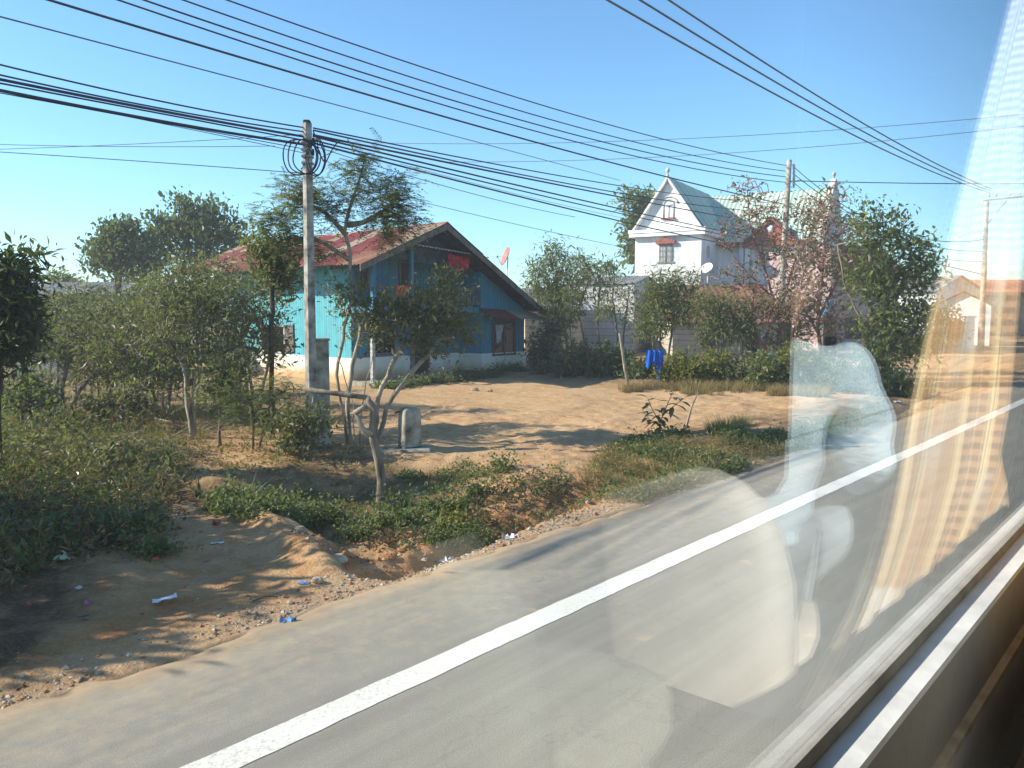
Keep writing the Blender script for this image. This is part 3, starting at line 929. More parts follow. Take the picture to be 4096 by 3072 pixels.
# ---- other houses -------------------------------------------------------------
def vbox_house(name, P, d, L, D, zw, zr_, label, wallm, roofm, ov=.4, ridge='along', cat='house', base=-.3, pitch=.3, openings=()):
    """simple gabled house: P near corner (ground), d direction of the front, L long, D deep"""
    d = np.array(d, float); d /= np.linalg.norm(d); e = np.array([-d[1], d[0], 0.0])
    q = lambda u, a, z: np.array(P) * [1, 1, 0] + d * u + e * a + np.array([0, 0, z])
    h = thing(name, q(L / 2, D / 2, 0), label, cat)
    b = MB()
    if ridge == 'along':
        b.prism([q(0, 0, base), q(0, D, base), q(0, D, zw), q(0, D / 2, zr_ - .05), q(0, 0, zw)], d * L)
    else:
        b.prism([q(0, 0, base), q(L, 0, base), q(L, 0, zw), q(L / 2, 0, zr_ - .05), q(0, 0, zw)], e * D)
    b.build('wall', wallm, h)
    rr = rs(len(label))
    if ridge == 'along':
        k = (zr_ - zw) / (D / 2)
        corr_roof('roof', q(-ov, -ov, zw - k * ov + .08), q(L + ov, -ov, zw - k * ov + .08), q(-ov, D / 2, zr_ + .08), roofm, h, rr, pitch=pitch, rows=2)
        corr_roof('roof', q(L + ov, D + ov, zw - k * ov + .08), q(-ov, D + ov, zw - k * ov + .08), q(L + ov, D / 2, zr_ + .08), roofm, h, rr, pitch=pitch, rows=2)
    else:
        k = (zr_ - zw) / (L / 2)
        corr_roof('roof', q(-ov, D + ov, zw - k * ov + .08), q(-ov, -ov, zw - k * ov + .08), q(L / 2, D + ov, zr_ + .08), roofm, h, rr, pitch=pitch, rows=2)
        corr_roof('roof', q(L + ov, -ov, zw - k * ov + .08), q(L + ov, D + ov, zw - k * ov + .08), q(L / 2, -ov, zr_ + .08), roofm, h, rr, pitch=pitch, rows=2)
    for (u0, u1, z0, z1, kind) in openings:
        b = MB()
        f = .07
        for uu0, uu1, a, c_ in ((u0, u0 + f, z0, z1), (u1 - f, u1, z0, z1), (u0 + f, u1 - f, z1 - f, z1), (u0 + f, u1 - f, z0, z0 + f)):
            b.hexa([q(uu0, -.06, a), q(uu1, -.06, a), q(uu1, -.003, a), q(uu0, -.003, a)], [q(uu0, -.06, c_), q(uu1, -.06, c_), q(uu1, -.003, c_), q(uu0, -.003, c_)])
        o = b.build(kind, M['brownframe'], h)
        b = MB(); b.hexa([q(u0 + f, -.02, z0 + f), q(u1 - f, -.02, z0 + f), q(u1 - f, -.004, z0 + f), q(u0 + f, -.004, z0 + f)], [q(u0 + f, -.02, z1 - f), q(u1 - f, -.02, z1 - f), q(u1 - f, -.004, z1 - f), q(u0 + f, -.004, z1 - f)])
        b.build(kind + '_pane' if kind == 'window' else 'door_leaf', M['glassdark'], o)
    return h


M['blockwall'] = clapboard('whitish_block_courses', (.66, .65, .63), (.56, .55, .53), .4, 2)
M['beigeboard'] = clapboard('beige_boards', (.62, .50, .34), (.52, .41, .27), .3, 2)
M['brownroof_s'] = sheetroof('brown_sheet', [(0, (.13, .06, .04)), (.5, (.24, .11, .065)), (1, (.34, .17, .11))], .8, .2)
M['greyroof_s'] = sheetroof('grey_sheet', [(0, (.17, .17, .17)), (.5, (.25, .25, .25)), (1, (.36, .36, .35))], .7, .3)
M['redroof_s'] = sheetroof('red_sheet', [(0, (.26, .05, .045)), (.5, (.36, .075, .06)), (1, (.42, .13, .09))], .7, .3)
M['thatch'] = sheetroof('straw_thatch', [(0, (.18, .125, .07)), (.5, (.28, .21, .12)), (1, (.38, .30, .19))], .95, .05)
M['plank'] = clapboard('pale_planks', (.50, .45, .36), (.38, .33, .25), .28, 2)
M['cyanwall'] = mat('pale_blue_render', (.60, .70, .70), .85, .15, 2, .2)
M['terr_s'] = sheetroof('terracotta_sheet', [(0, (.30, .10, .06)), (.5, (.42, .16, .10)), (1, (.50, .24, .15))], .8, .25)
M['ochre'] = mat('ochre_render', (.50, .40, .26), .9, .3, 2, .2)

p0 = at(2100, 1400, 42.0)
zt = at(2100, 1232, 42)[2]
vbox_house('boarded_house', p0, (.98, .2, 0), 3.2, 6, zt, zt + 1.0, 'low house with beige horizontal boards right of the blue house', M['beigeboard'], M['greyroof_s'], .5)
# long grey block wall building
p0 = at(2292, 1400, 47.0); zt = at(2292, 1142, 47)[2]
L_ = np.linalg.norm((at(2560, 1300, 47.0) - at(2292, 1300, 47.0))[:2])
vbox_house('block_building', p0, (.86, -.42, 0), L_ * .94, 5, zt, zt + .5, 'grey white blank block building left of the white tower', M['blockwall'], M['greyroof_s'], .1)
# brown roofed house before the white house
p0 = at(2690, 1400, 41.0); ze_ = at(2690, 1275, 41)[2]; zr__ = at(2690, 1165, 44.5)[2]
L_ = np.linalg.norm((at(3110, 1300, 41.0) - at(2690, 1300, 41.0))[:2])
vbox_house('brown_house', p0, (1, .03, 0), L_, 7, ze_, zr__ + .25, 'low plank house with brown rusty roof below the white house', M['plank'], M['brownroof_s'], .5, openings=((3.6, 4.5, 0, 1.6, 'door'), (1.4, 2.4, .7, 1.5, 'window')))
# red roofed house behind the big tree
p0 = at(3290, 1400, 52.0); ze_ = at(3290, 1095, 52)[2]; zr__ = at(3290, 985, 56)[2]
L_ = np.linalg.norm((at(3600, 1300, 52.0) - at(3290, 1300, 52.0))[:2])
vbox_house('red_roofed_house', p0, (1, .1, 0), L_, 8, ze_, zr__, 'house with red sheet roof mostly hidden by the leafy tree', M['pink'], M['redroof_s'], .6, openings=((1.5, 2.6, .8, 2.2, 'window'),))
# far end of the road
p0 = at(3735, 1400, 62.0); ze_ = at(3735, 1222, 62)[2]; zr__ = at(3840, 1170, 62)[2]
L_ = np.linalg.norm((at(3925, 1300, 62.0) - at(3735, 1300, 62.0))[:2])
vbox_house('white_shed', p0, (.86, -.5, 0), L_, 7, ze_, zr__, 'small white gabled shed at the far end of the road', M['cyanwall'], M['brownroof_s'], .35, ridge='across', cat='shed')
p0 = at(3735, 1400, 78.0); ze_ = at(3735, 1160, 78)[2]; zr__ = at(3735, 1108, 80)[2]
vbox_house('grey_gabled_house', p0, (1, .1, 0), 4.6, 8, ze_, zr__, 'grey roofed house just behind the white shed', M['greyrender'], M['greyroof_s'], .4, ridge='across')
p0 = at(3850, 1400, 86.0); ze_ = at(3850, 1165, 86)[2]; zr__ = at(3850, 1120, 89)[2]
vbox_house('tiled_house', p0, (1, .1, 0), 9, 8, ze_, zr__, 'house with terracotta roof beyond the white shed', M['ochre'], M['terr_s'], .6)
# left, behind the shrubs
p0 = at(150, 1400, 40.0); ze_ = at(150, 1175, 40)[2]; zr__ = at(150, 1135, 43)[2]
vbox_house('grey_hut', p0, (1, .15, 0), 4.8, 6, ze_, zr__, 'grey roofed hut behind the shrubs on the left', M['ochre'], M['greyroof_s'], .6, cat='hut')
p0 = at(330, 1400, 32.0); ze_ = at(330, 1300, 32)[2]; zr__ = at(330, 1215, 34)[2]
vbox_house('thatched_hut', p0, (1, -.05, 0), 2.6, 4, ze_, zr__, 'thatched hut half hidden by shrubs left of the blue house', M['ochre'], M['thatch'], .5, cat='hut')
p0 = at(40, 1450, 30.0); ze_ = at(40, 1375, 30)[2]
b = MB(); q0 = p0 * [1, 1, 0]; q1 = at(330, 1450, 30.5) * [1, 1, 0]
dq = (q1 - q0); nq = np.array([-dq[1], dq[0], 0]) / np.linalg.norm(dq)
b.hexa([q0, q1, q1 + nq * .15, q0 + nq * .15], [x + np.array([0, 0, ze_]) for x in (q0, q1, q1 + nq * .15, q0 + nq * .15)])
b.hexa([q0 - nq * .04, q1 - nq * .04, q1 + nq * .19, q0 + nq * .19], [x + np.array([0, 0, ze_ + .07]) for x in (q0 - nq * .04, q1 - nq * .04, q1 + nq * .19, q0 + nq * .19)]) if False else None
tag(b.build('boundary_wall', M['cream']), 'low cream boundary wall behind the leftmost shrubs', 'wall')

# =============================================================== vegetation
def rand_dirs(r, n):
    v = r.normal(size=(n, 3)); return v / np.linalg.norm(v, axis=1, keepdims=True)


def put_leaves(b, r, P, D, style, L, Wd, mat_i=0, tint=(0, 1)):
    """leaves at points P growing roughly along D"""
    n = len(P)
    if style == 'feather':                 # pinnate sprays: a rachis with paired thin leaflets
        k = 9
        A0 = D + r.normal(size=(n, 3)) * .55; A0[:, 2] *= .55; A0[:, 2] -= .10
        A0 /= np.linalg.norm(A0, axis=1, keepdims=True)
        Lf = L * r.uniform(.6, 1.25, n)
        side = np.cross(A0, [0, 0, 1.0]); side /= np.maximum(np.linalg.norm(side, axis=1, keepdims=True), 1e-6)
        tt = r.uniform(tint[0], tint[1], n)
        b.leaves(P, A0, np.tile([0, 0, 1.0], (n, 1)), Lf, .008, .0, mat_i, tt * .6)
        for i in range(k):
            u = (i + 1) / k
            for sgn in (-1, 1):
                Q = P + A0 * (Lf * u)[:, None] - np.array([0, 0, 1]) * (Lf * u * u * .22)[:, None]
                ax = side * sgn + A0 * .45 + r.normal(size=(n, 3)) * .12
                b.leaves(Q, ax, np.tile([0, 0, 1.0], (n, 1)) + r.normal(size=(n, 3)) * .3, Lf * .30 * (1.05 - .5 * u), Lf * .075, .05, mat_i, np.clip(tt + r.uniform(-.15, .15, n), 0, 1))
        return
    droop = {'broad': -.15, 'narrow': -.45, 'up': .5}.get(style, -.1)
    A = D * .7 + rand_dirs(r, n) * .8; A[:, 2] += droop
    N = np.tile([0, 0, 1.0], (n, 1)) + r.normal(size=(n, 3)) * .55
    sz = np.clip(r.lognormal(-.08, .33, n), .35, 1.7)
    b.leaves(P, A, N, L * sz, Wd * sz, .14, mat_i, r.uniform(tint[0], tint[1], n) ** 1.25)


def blob_points(r, blobs, n, shell=.5):
    vol = np.array([np.prod(x[1]) ** .8 for x in blobs]); vol = vol / vol.sum()
    out = []
    for (c, rad), q in zip(blobs, vol):
        k = max(2, int(round(n * q)))
        d = rand_dirs(r, k); rr = r.uniform(0, 1, k) ** shell * np.where(r.uniform(size=k) < .16, r.uniform(1.0, 1.38, k), .95)
        out.append(np.array(c) + d * rr[:, None] * np.array(rad))
    return np.concatenate(out)


def skeleton(r, trunks, targets, wig=.10, bend=.25):
    """grow thin branches from the trunk lines to every target point"""
    pos, par = [], []
    for tr in trunks:
        tr = np.array(tr, float)
        seg = np.linalg.norm(np.diff(tr, axis=0), axis=1); cum = np.concatenate([[0], np.cumsum(seg)])
        m = max(3, int(cum[-1] / .22)); uu = np.linspace(0, cum[-1], m)
        q = np.stack([np.interp(uu, cum, tr[:, k]) for k in range(3)], 1)
        q[1:] += r.normal(size=(m - 1, 3)) * .012
        for i, p in enumerate(q):
            pos.append(p); par.append(len(pos) - 2 if i else -1)
    n0 = len(pos)
    arr = np.zeros((n0 + len(targets) * 6 + 8, 3)); arr[:n0] = pos; n = n0
    arr_low = np.array([t[0] for t in trunks])
    d0 = np.min(np.linalg.norm(targets[:, None, :] - arr[None, :n0, :], axis=2), axis=1)
    branches, tips = [], []
    for ti in np.argsort(d0):
        tg = targets[ti]
        dv = tg - arr[:n]; dd = np.linalg.norm(dv, axis=1)
        cost = dd * (1 + .9 * np.clip(-dv[:, 2] / np.maximum(dd, .01), 0, 1)) + np.where(np.arange(n) < 3, .5, 0)
        j = int(np.argmin(cost)); a = arr[j]; L = dd[j]
        m = int(np.clip(L / .18, 1, 5)); ids = [j]
        for k in range(1, m + 1):
            u = k / m
            p = a + (tg - a) * u + np.array([0, 0, bend * L * u * (1 - u) * .8]) + (r.normal(size=3) * wig * L * (.35 if k < m else 0))
            arr[n] = p; par.append(ids[-1]); ids.append(n); n += 1
        branches.append(ids); tips.append(n - 1)
    cnt = np.zeros(n); cnt[tips] = 1
    for i in range(n - 1, -1, -1):
        if par[i] >= 0: cnt[par[i]] += cnt[i]
    return arr[:n], np.array(par[:n]), cnt, branches, tips, n0


def plant(name, label, cat, trunks, blobs, leaf, n_tips, per_tip, seed, bark='bark', r0=.08, rtip=.006, group=None, spread=.16, along=2, wig=.10, bend=.25, shell=.5, rexp=.5, crown_name='crown', tint=(0, 1)):
    """trunks: polylines; blobs: (centre, radii). One thing with a trunk (limbs and twigs) and a crown of leaves."""
    r = rs(seed)
    base = np.array(trunks[0][0], float)
    th = thing(name, base, label, cat, group)
    tg = blob_points(r, blobs, n_tips, shell)
    arr, par, cnt, branches, tips, n0 = skeleton(r, trunks, tg, wig, bend)
    rad = np.maximum(rtip, r0 * (cnt / max(cnt.max(), 1)) ** rexp)
    tb = MB(); k = 0
    starts = [i for i in range(n0) if par[i] == -1] + [n0]
    for a, c in zip(starts[:-1], starts[1:]):
        rr = np.maximum(rad[a:c], r0 * .35 * np.linspace(1, .45, c - a)); rr[0] *= 1.25
        tb.tube(arr[a:c], rr, 7)
    for ids in branches:
        if len(ids) < 2: continue
        q = arr[ids]; rr = rad[ids].copy(); rr[0] = min(rr[0], rr[1] * 1.3)
        tb.tube(q, rr, 5 if rr[0] > .02 else 3, caps=False)
    tb.build('trunk', M[bark], th)
    sty, lm, L, Wd = leaf
    tipi = np.array([b_[-1] for b_ in branches]); pre = np.array([b_[-2] for b_ in branches])
    D = arr[tipi] - arr[pre]; D /= np.maximum(np.linalg.norm(D, axis=1, keepdims=True), 1e-6)
    P = np.repeat(arr[tipi], per_tip, 0); DD = np.repeat(D, per_tip, 0)
    back = r.uniform(0, 1, len(P))[:, None] * np.repeat(arr[pre] - arr[tipi], per_tip, 0) * along * .5
    P = P + back + r.normal(size=P.shape) * spread * np.array([1, 1, .8])
    # keep each twig's leaves leaning to a common tint so that light and dark clumps form
    tb_ = np.repeat(r.uniform(tint[0], tint[1], len(tipi)), per_tip)
    lb_ = MB()
    put_leaves(lb_, r, P, DD, sty, L, Wd)
    for i, (g, m_, s_, t_) in enumerate(lb_.f):
        if t_ is not None and len(t_) == len(tb_):
            lb_.f[i] = (g, m_, s_, np.clip(.55 * t_ + .45 * tb_, 0, 1))
    lb_.build(crown_name, M[lm], th)
    return th


def B(px, py, rx, ry, y, dy=0.0, deep=None):
    """crown blob seen at pixel px,py with pixel radii, standing y metres ahead"""
    Y = y + dy
    c = at(px, py, Y)
    return (c, (rx * Y / F, (deep if deep is not None else min(rx, ry) * Y / F), ry * Y / F))


def line(y, *pts):
    return [at(px, py, y + (dy[0] if dy else 0)) for px, py, *dy in pts]


def rooted(px, py, y, *pts):
    """a trunk line from the ground under pixel column px, at y metres, through further pixels"""
    p = at(px, py, y); s, t = st(p); p[2] = float(gz(s, t)) - .05
    return [p] + line(y, *pts)


OL = ('broad', 'leaf_olive', .115, .045)
# ---- shrubs of the garden left of the drive
SH = 'garden shrubs in front of the blue house'
plant('shrub', 'wide olive shrub with stems leaning left, leftmost of the garden shrubs', 'shrub',
      [rooted(240, 1640, 19.5, (180, 1560), (110, 1480)), rooted(255, 1640, 19.5, (250, 1540), (270, 1440)), rooted(262, 1640, 19.5, (330, 1540), (420, 1470))],
      [B(150, 1400, 150, 110, 19.5), B(330, 1330, 170, 150, 19.5), B(250, 1230, 150, 90, 20), B(420, 1480, 120, 90, 19.3)], OL, 440, 8, 101, group=SH, r0=.06)
plant('shrub', 'olive shrub with a tangle of bare twigs, second garden shrub from the left edge', 'shrub',
      [rooted(560, 1640, 18.5, (540, 1540), (500, 1440)), rooted(570, 1640, 18.5, (600, 1520), (640, 1420))],
      [B(470, 1380, 150, 120, 18.5), B(600, 1300, 150, 130, 18.6), B(480, 1230, 110, 80, 19), B(640, 1500, 110, 90, 18.3)], OL, 420, 8, 102, group=SH, r0=.05)
plant('shrub', 'tall olive shrub with forked grey stems before the far corner of the blue house', 'shrub',
      [rooted(770, 1760, 16.2, (755, 1600), (735, 1450), (690, 1370)), rooted(782, 1760, 16.2, (770, 1560), (800, 1440))],
      [B(690, 1180, 150, 120, 16.6), B(830, 1240, 170, 150, 16.4), B(760, 1080, 130, 70, 17), B(640, 1340, 130, 110, 16), B(860, 1400, 120, 100, 16.1)], OL, 540, 8, 103, group=SH, r0=.06, bark='palebark')
plant('shrub', 'olive shrub with thin pale stems standing against the turquoise long wall', 'shrub',
      [rooted(1010, 1640, 17.5, (1000, 1500), (960, 1380)), rooted(1030, 1640, 17.5, (1060, 1500), (1090, 1350))],
      [B(1010, 1260, 170, 130, 17.5), B(1080, 1120, 120, 110, 17.8), B(900, 1200, 110, 110, 17.6), B(1110, 1380, 90, 100, 17.2), B(960, 1400, 100, 80, 17.2)], OL, 380, 8, 104, group=SH, r0=.045, bark='palebark')
plant('shrub', 'many stemmed shrub with open dark crown before the balcony of the blue house', 'shrub',
      [rooted(1400, 1800, 15.6, (1390, 1620), (1420, 1420), (1450, 1300)), rooted(1440, 1780, 15.8, (1450, 1600), (1490, 1420)), rooted(1480, 1780, 15.9, (1520, 1560), (1600, 1400), (1640, 1330)),
       rooted(1500, 1785, 15.9, (1570, 1580), (1690, 1440), (1760, 1360)), rooted(1420, 1790, 15.5, (1410, 1600), (1350, 1420))],
      [B(1480, 1270, 120, 110, 15.8), B(1620, 1240, 140, 120, 15.9), B(1770, 1250, 130, 130, 16), B(1800, 1120, 90, 70, 16.2), B(1700, 1380, 110, 70, 15.9), B(1870, 1330, 60, 80, 16), B(1380, 1180, 80, 90, 15.8)],
      OL, 520, 9, 105, group=SH, r0=.05, bark='palebark', wig=.09)
plant('shrub', 'low dark shrub hung with dry leaves at the foot of the leaning pole', 'shrub',
      [rooted(1180, 1820, 14.2, (1170, 1740), (1150, 1690)), rooted(1200, 1820, 14.2, (1220, 1720), (1250, 1670))],
      [B(1160, 1690, 90, 60, 14.2), B(1250, 1700, 60, 60, 14.3), B(1170, 1770, 60, 60, 14.1)], OL, 130, 11, 106, group=SH, r0=.03)
plant('feathery_bush', 'bright green feathery bush left of the concrete pole', 'bush',
      [rooted(1010, 1720, 15.0, (1010, 1620), (980, 1560)), rooted(1030, 1720, 15.0, (1080, 1620), (1120, 1570))],
      [B(980, 1590, 130, 70, 15.0), B(1110, 1570, 110, 60, 14.9), B(1050, 1660, 130, 60, 14.8), B(900, 1540, 80, 60, 15.4)], ('feather', 'leaf_weed', .30, .05), 150, 3, 107, r0=.025)
plant('shrub', 'shrub with drooping leaves between the grey stems and the feathery bush', 'shrub',
      [rooted(880, 1740, 15.6, (880, 1620), (870, 1500))], [B(850, 1540, 100, 90, 15.6), B(940, 1480, 90, 80, 15.8)], OL, 130, 10, 108, group=SH, r0=.03)
for i, (px, py, rx, ry, y, lbl, n_) in enumerate((
        (330, 1240, 170, 120, 24, 'bushy olive shrub behind the leftmost garden shrub', 380), (560, 1200, 170, 110, 25, 'tangled olive shrub below the round leaved trees', 380), (760, 1170, 140, 130, 22, 'pale twiggy shrub before the far end of the red roof', 360),
        (190, 1330, 150, 120, 22, 'deep green shrub beside the dark tree at the left edge', 360), (420, 1420, 150, 110, 21, 'low wide shrub in front of the thatched hut', 320), (640, 1440, 150, 120, 20, 'twiggy brownish shrub among the garden shrubs', 340), (950, 1330, 130, 130, 20, 'airy shrub partly veiling the turquoise wall', 110),
        (880, 1090, 120, 80, 21, 'shrub top reaching the eave at the far corner of the blue house', 120), (110, 1560, 150, 80, 17, 'low leafy shrub above the weeds at the left edge', 240), (480, 1590, 140, 70, 17.5, 'low shrub between the forked stems of the left shrubs', 200))):
    tr = [rooted(px + dx, 1600, y, (px + dx * 1.6, (py + 1500) / 2), (px + dx * 2.4, py + 10)) for dx in (-22, 8, 30)]
    plant('shrub', lbl, 'shrub', tr, [B(px, py, rx, ry, y), B(px - rx * .55, py + ry * .5, rx * .7, ry * .7, y - .3), B(px + rx * .5, py + ry * .45, rx * .7, ry * .75, y - .3), B(px + rx * .2, py - ry * .5, rx * .5, ry * .5, y + .2)],
          ('broad', ('leaf_olive', 'leaf_bamboo', 'leaf_olive', 'leaf_weed', 'leaf_olive', 'leaf_bamboo', 'leaf_olive', 'leaf_olive', 'leaf_weed', 'leaf_olive')[i], .15, .06), int(n_ * .72), 6, 500 + i, 'palebark', r0=.04, rtip=.009, group=SH, wig=.16)
# dark tree at the very left
plant('mango_tree', 'dense dark tree cut by the left edge of the view', 'tree',
      [rooted(-40, 1750, 12.4, (-30, 1500), (0, 1250), (20, 1050))],
      [B(10, 1180, 130, 130, 12.4), B(-60, 1370, 180, 130, 12.4), B(50, 1090, 90, 70, 12.5), B(140, 1010, 35, 40, 12.6), B(-100, 1120, 130, 150, 12.4), B(40, 1300, 110, 130, 12.2)],
      ('broad', 'leaf_dark', .17, .055), 480, 15, 110, 'darkbark', r0=.13)
plant('roadside_tree', 'broad dark roadside tree left of the view shading the bare verge', 'tree',
      [[W(-.4, 12.0, -.1), W(-.35, 12.0, 1.0), W(-.3, 11.9, 2.0), W(-.2, 11.9, 3.0)]],
      [(W(-.9, 11.3, 2.2), (1.5, 1.3, .9)), (W(.5, 12.4, 2.6), (1.4, 1.3, .9)), (W(-1.6, 10.6, 1.9), (1.2, 1.2, .8)), (W(-.2, 12.0, 3.4), (1.1, 1.0, .7)), (W(-1.9, 11.4, 2.7), (1.3, 1.2, .9)), (W(.9, 13.2, 1.8), (1.2, 1.1, .8)), (W(-2.0, 9.9, 1.3), (.9, .9, .6)), (W(-1.2, 10.9, 3.0), (1.1, 1.0, .7))],
      ('broad', 'leaf_dark', .2, .085), 800, 17, 111, 'darkbark', r0=.15)
# background trees left of the house
plant('jackfruit_tree', 'round leaved dark green tree behind the shrubs, left of the pair', 'tree',
      [rooted(470, 1400, 40, (470, 1250), (475, 1080))],
      [B(440, 950, 60, 60, 40), B(500, 920, 60, 50, 40), B(400, 1040, 70, 60, 40), B(480, 1030, 90, 70, 40), B(570, 990, 45, 80, 40), B(590, 1060, 70, 60, 40), B(365, 980, 25, 20, 40)],
      ('up', 'leaf_jack', .24, .14), 330, 12, 112, 'darkbark', r0=.16, spread=.28)
plant('jackfruit_tree', 'taller round leaved dark green tree with spiky top behind the red roof', 'tree',
      [rooted(800, 1400, 42, (800, 1200), (790, 1000))],
      [B(730, 830, 40, 60, 42), B(780, 880, 90, 70, 42), B(850, 860, 60, 60, 42), B(700, 940, 100, 70, 42), B(830, 960, 100, 80, 42), B(940, 910, 30, 70, 42), B(930, 970, 60, 60, 42), B(640, 900, 60, 50, 42), B(620, 1000, 70, 60, 42), B(760, 1030, 130, 50, 42)],
      ('up', 'leaf_jack', .24, .14), 520, 12, 113, 'darkbark', r0=.2, spread=.3)
for i, (px, py, rx, ry, y, lb_) in enumerate(((240, 1130, 90, 50, 50, 'low distant bushy tree behind the grey hut'), (560, 1130, 120, 60, 46, 'low bushy tree below the round leaved pair'), (60, 1180, 110, 80, 44, 'bushy tree behind the dark tree on the left'))):
    plant('bushy_tree', lb_, 'tree', [rooted(px, 1400, y, (px, py + 90), (px, py + 20))], [B(px, py, rx, ry, y), B(px - rx * .6, py + 40, rx * .7, ry, y), B(px + rx * .6, py + 50, rx * .7, ry, y)], ('broad', 'leaf_grove', .3, .15), 150, 10, 120 + i, 'darkbark', spread=.3)
# feathery tree by the pole
plant('feathery_tree', 'tall feathery leaved tree with pale crooked trunk beside the concrete pole', 'tree',
      [rooted(1395, 1800, 15.7, (1385, 1700), (1345, 1500), (1375, 1330), (1410, 1180), (1400, 1040), (1380, 900), (1420, 760), (1460, 640)),
       line(15.7, (1385, 940), (1300, 850), (1200, 800), (1120, 790)), line(15.7, (1390, 900), (1500, 870), (1590, 790)), line(15.7, (1400, 1040), (1280, 960), (1150, 950))],
      [B(1450, 640, 45, 50, 15.7), B(1400, 680, 60, 40, 15.7), B(1440, 760, 90, 60, 15.7), B(1580, 760, 80, 80, 15.7), B(1600, 860, 70, 70, 15.7), B(1180, 770, 90, 60, 15.7), B(1130, 860, 100, 70, 15.7), B(1260, 790, 70, 60, 15.7),
       B(1330, 840, 60, 70, 15.7), B(1520, 860, 60, 50, 15.7), B(1060, 910, 60, 40, 15.7), B(1180, 960, 130, 50, 15.7), B(1560, 960, 80, 40, 15.7), B(1280, 1010, 110, 40, 15.7), B(1640, 890, 40, 50, 15.7)],
      ('feather', 'leaf_feather', .36, .05), 480, 3, 130, 'palebark', r0=.05, rtip=.004, spread=.14, wig=.14, rexp=.55)
plant('dark_shrub_tree', 'dark leafy crown in front of the red roof edge left of the pole', 'tree',
      [rooted(1090, 1700, 16.5, (1085, 1400), (1090, 1100))], [B(1090, 1040, 90, 60, 16.5), B(1130, 1110, 70, 60, 16.5), B(1050, 980, 70, 50, 16.5)], ('broad', 'leaf_olive', .15, .06), 170, 8, 131, 'darkbark', r0=.05)

# ---- grove between the houses
GR = 'slender trees between the blue and the white house'


def slender(label, seed, base, stems, blobs, n, y, leaf=('narrow', 'leaf_bamboo', .20, .048), per=13, r0=.045):
    n = int(n * 1.35)
    plant('slender_tree', label, 'tree', [rooted(a[0][0], base, y + dy, *a[1:]) for a, dy in stems], blobs, leaf, n, per, seed, 'bark', r0=r0, group=GR, spread=.22, wig=.06)


slender('pale narrow leaved tree rising just right of the blue house', 140, 1500,
        [([(2270, 0), (2265, 1350), (2230, 1150), (2220, 1020)], 0), ([(2290, 0), (2280, 1300), (2310, 1100)], 0)],
        [B(2220, 1010, 60, 60, 34), B(2170, 1090, 80, 70, 34), B(2270, 1110, 90, 110, 34), B(2190, 1170, 80, 60, 34), B(2240, 1230, 90, 90, 33.5), B(2140, 1150, 50, 40, 34)], 300, 34, per=13)
slender('thin tree with dark forked stem before the grey block building', 141, 1480,
        [([(2400, 0), (2340, 1370), (2310, 1250), (2350, 1130)], 0), ([(2405, 0), (2390, 1300), (2400, 1120)], 0)],
        [B(2340, 1060, 60, 70, 33), B(2400, 1090, 60, 50, 33), B(2310, 1180, 60, 80, 33), B(2420, 1150, 60, 50, 33)], 130, 33, per=9)
slender('spindly tree with sparse leaves against the grey block wall', 142, 1480,
        [([(2470, 0), (2470, 1340), (2450, 1200), (2460, 1060)], 0), ([(2480, 0), (2500, 1300), (2520, 1150)], 0)],
        [B(2440, 1080, 60, 60, 32), B(2500, 1190, 60, 70, 32), B(2430, 1240, 60, 60, 32), B(2520, 1270, 50, 60, 32)], 110, 32, per=8)
slender('bushy narrow leaved tree at the foot of the white tower', 143, 1480,
        [([(2650, 0), (2640, 1350), (2650, 1200)], 0), ([(2665, 0), (2690, 1300), (2720, 1150)], 0), ([(2630, 0), (2600, 1300), (2610, 1180)], 0)],
        [B(2680, 1130, 90, 60, 31), B(2620, 1180, 70, 80, 31), B(2720, 1210, 110, 80, 31), B(2650, 1260, 110, 70, 31), B(2780, 1110, 50, 40, 31.3), B(2600, 1310, 70, 60, 31)], 300, 31, per=12)
slender('olive bushy tree before the brown roofed house', 144, 1480,
        [([(2870, 0), (2870, 1380), (2850, 1280), (2830, 1200)], 0), ([(2880, 0), (2900, 1350), (2940, 1260)], 0)],
        [B(2830, 1220, 80, 60, 30), B(2920, 1250, 90, 80, 30), B(2860, 1320, 120, 60, 30), B(2970, 1320, 70, 70, 30)], 230, 30, per=11)
slender('dark leaved young tree close to the right corner of the blue house', 145, 1500,
        [([(2170, 0), (2170, 1430), (2180, 1370)], 0)], [B(2170, 1400, 60, 70, 32), B(2210, 1330, 50, 60, 32.5), B(2230, 1440, 70, 60, 31.5)], 150, 32, ('broad', 'leaf_olive', .22, .1), 10)
plant('tall_tree', 'dark drooping tree behind the left side of the white tower', 'tree',
      [rooted(2560, 1400, 60, (2560, 1100), (2570, 850))],
      [B(2520, 800, 50, 40, 60), B(2590, 790, 50, 40, 60), B(2560, 880, 60, 50, 60), B(2520, 950, 40, 60, 60), B(2530, 1030, 40, 50, 60), B(2620, 850, 60, 60, 60)], ('broad', 'leaf_grove', .5, .2), 170, 11, 146, 'darkbark', r0=.22, spread=.4)
# leaning bare pole-like trunk, blue cloth
bt = rooted(2515, 1560, 26.6, (2500, 1470), (2485, 1390), (2478, 1330))
b = MB(); b.tube(np.array(bt) + rs(1).normal(size=(4, 3)) * .01, [.055, .05, .045, .04], 7)
tag(b.build('bare_trunk', M['palebark']), 'thin pale bare trunk leaning before the dark hollow in the hedge', 'tree trunk')
c1 = at(2585, 1400, 27.5); c2 = at(2655, 1403, 27.5)
hung_cloth('blue_sheet', [c1, (c1 + c2) / 2 + [0, 0, .0], c2], .62, (0, -1, 0), M['bluecloth'], 'bright blue cloth hung on the hedge', 'cloth', rs(7), 6, .05, [.95, 1.05, .75, .55, 1.4, 1.65, 1.6, .5])

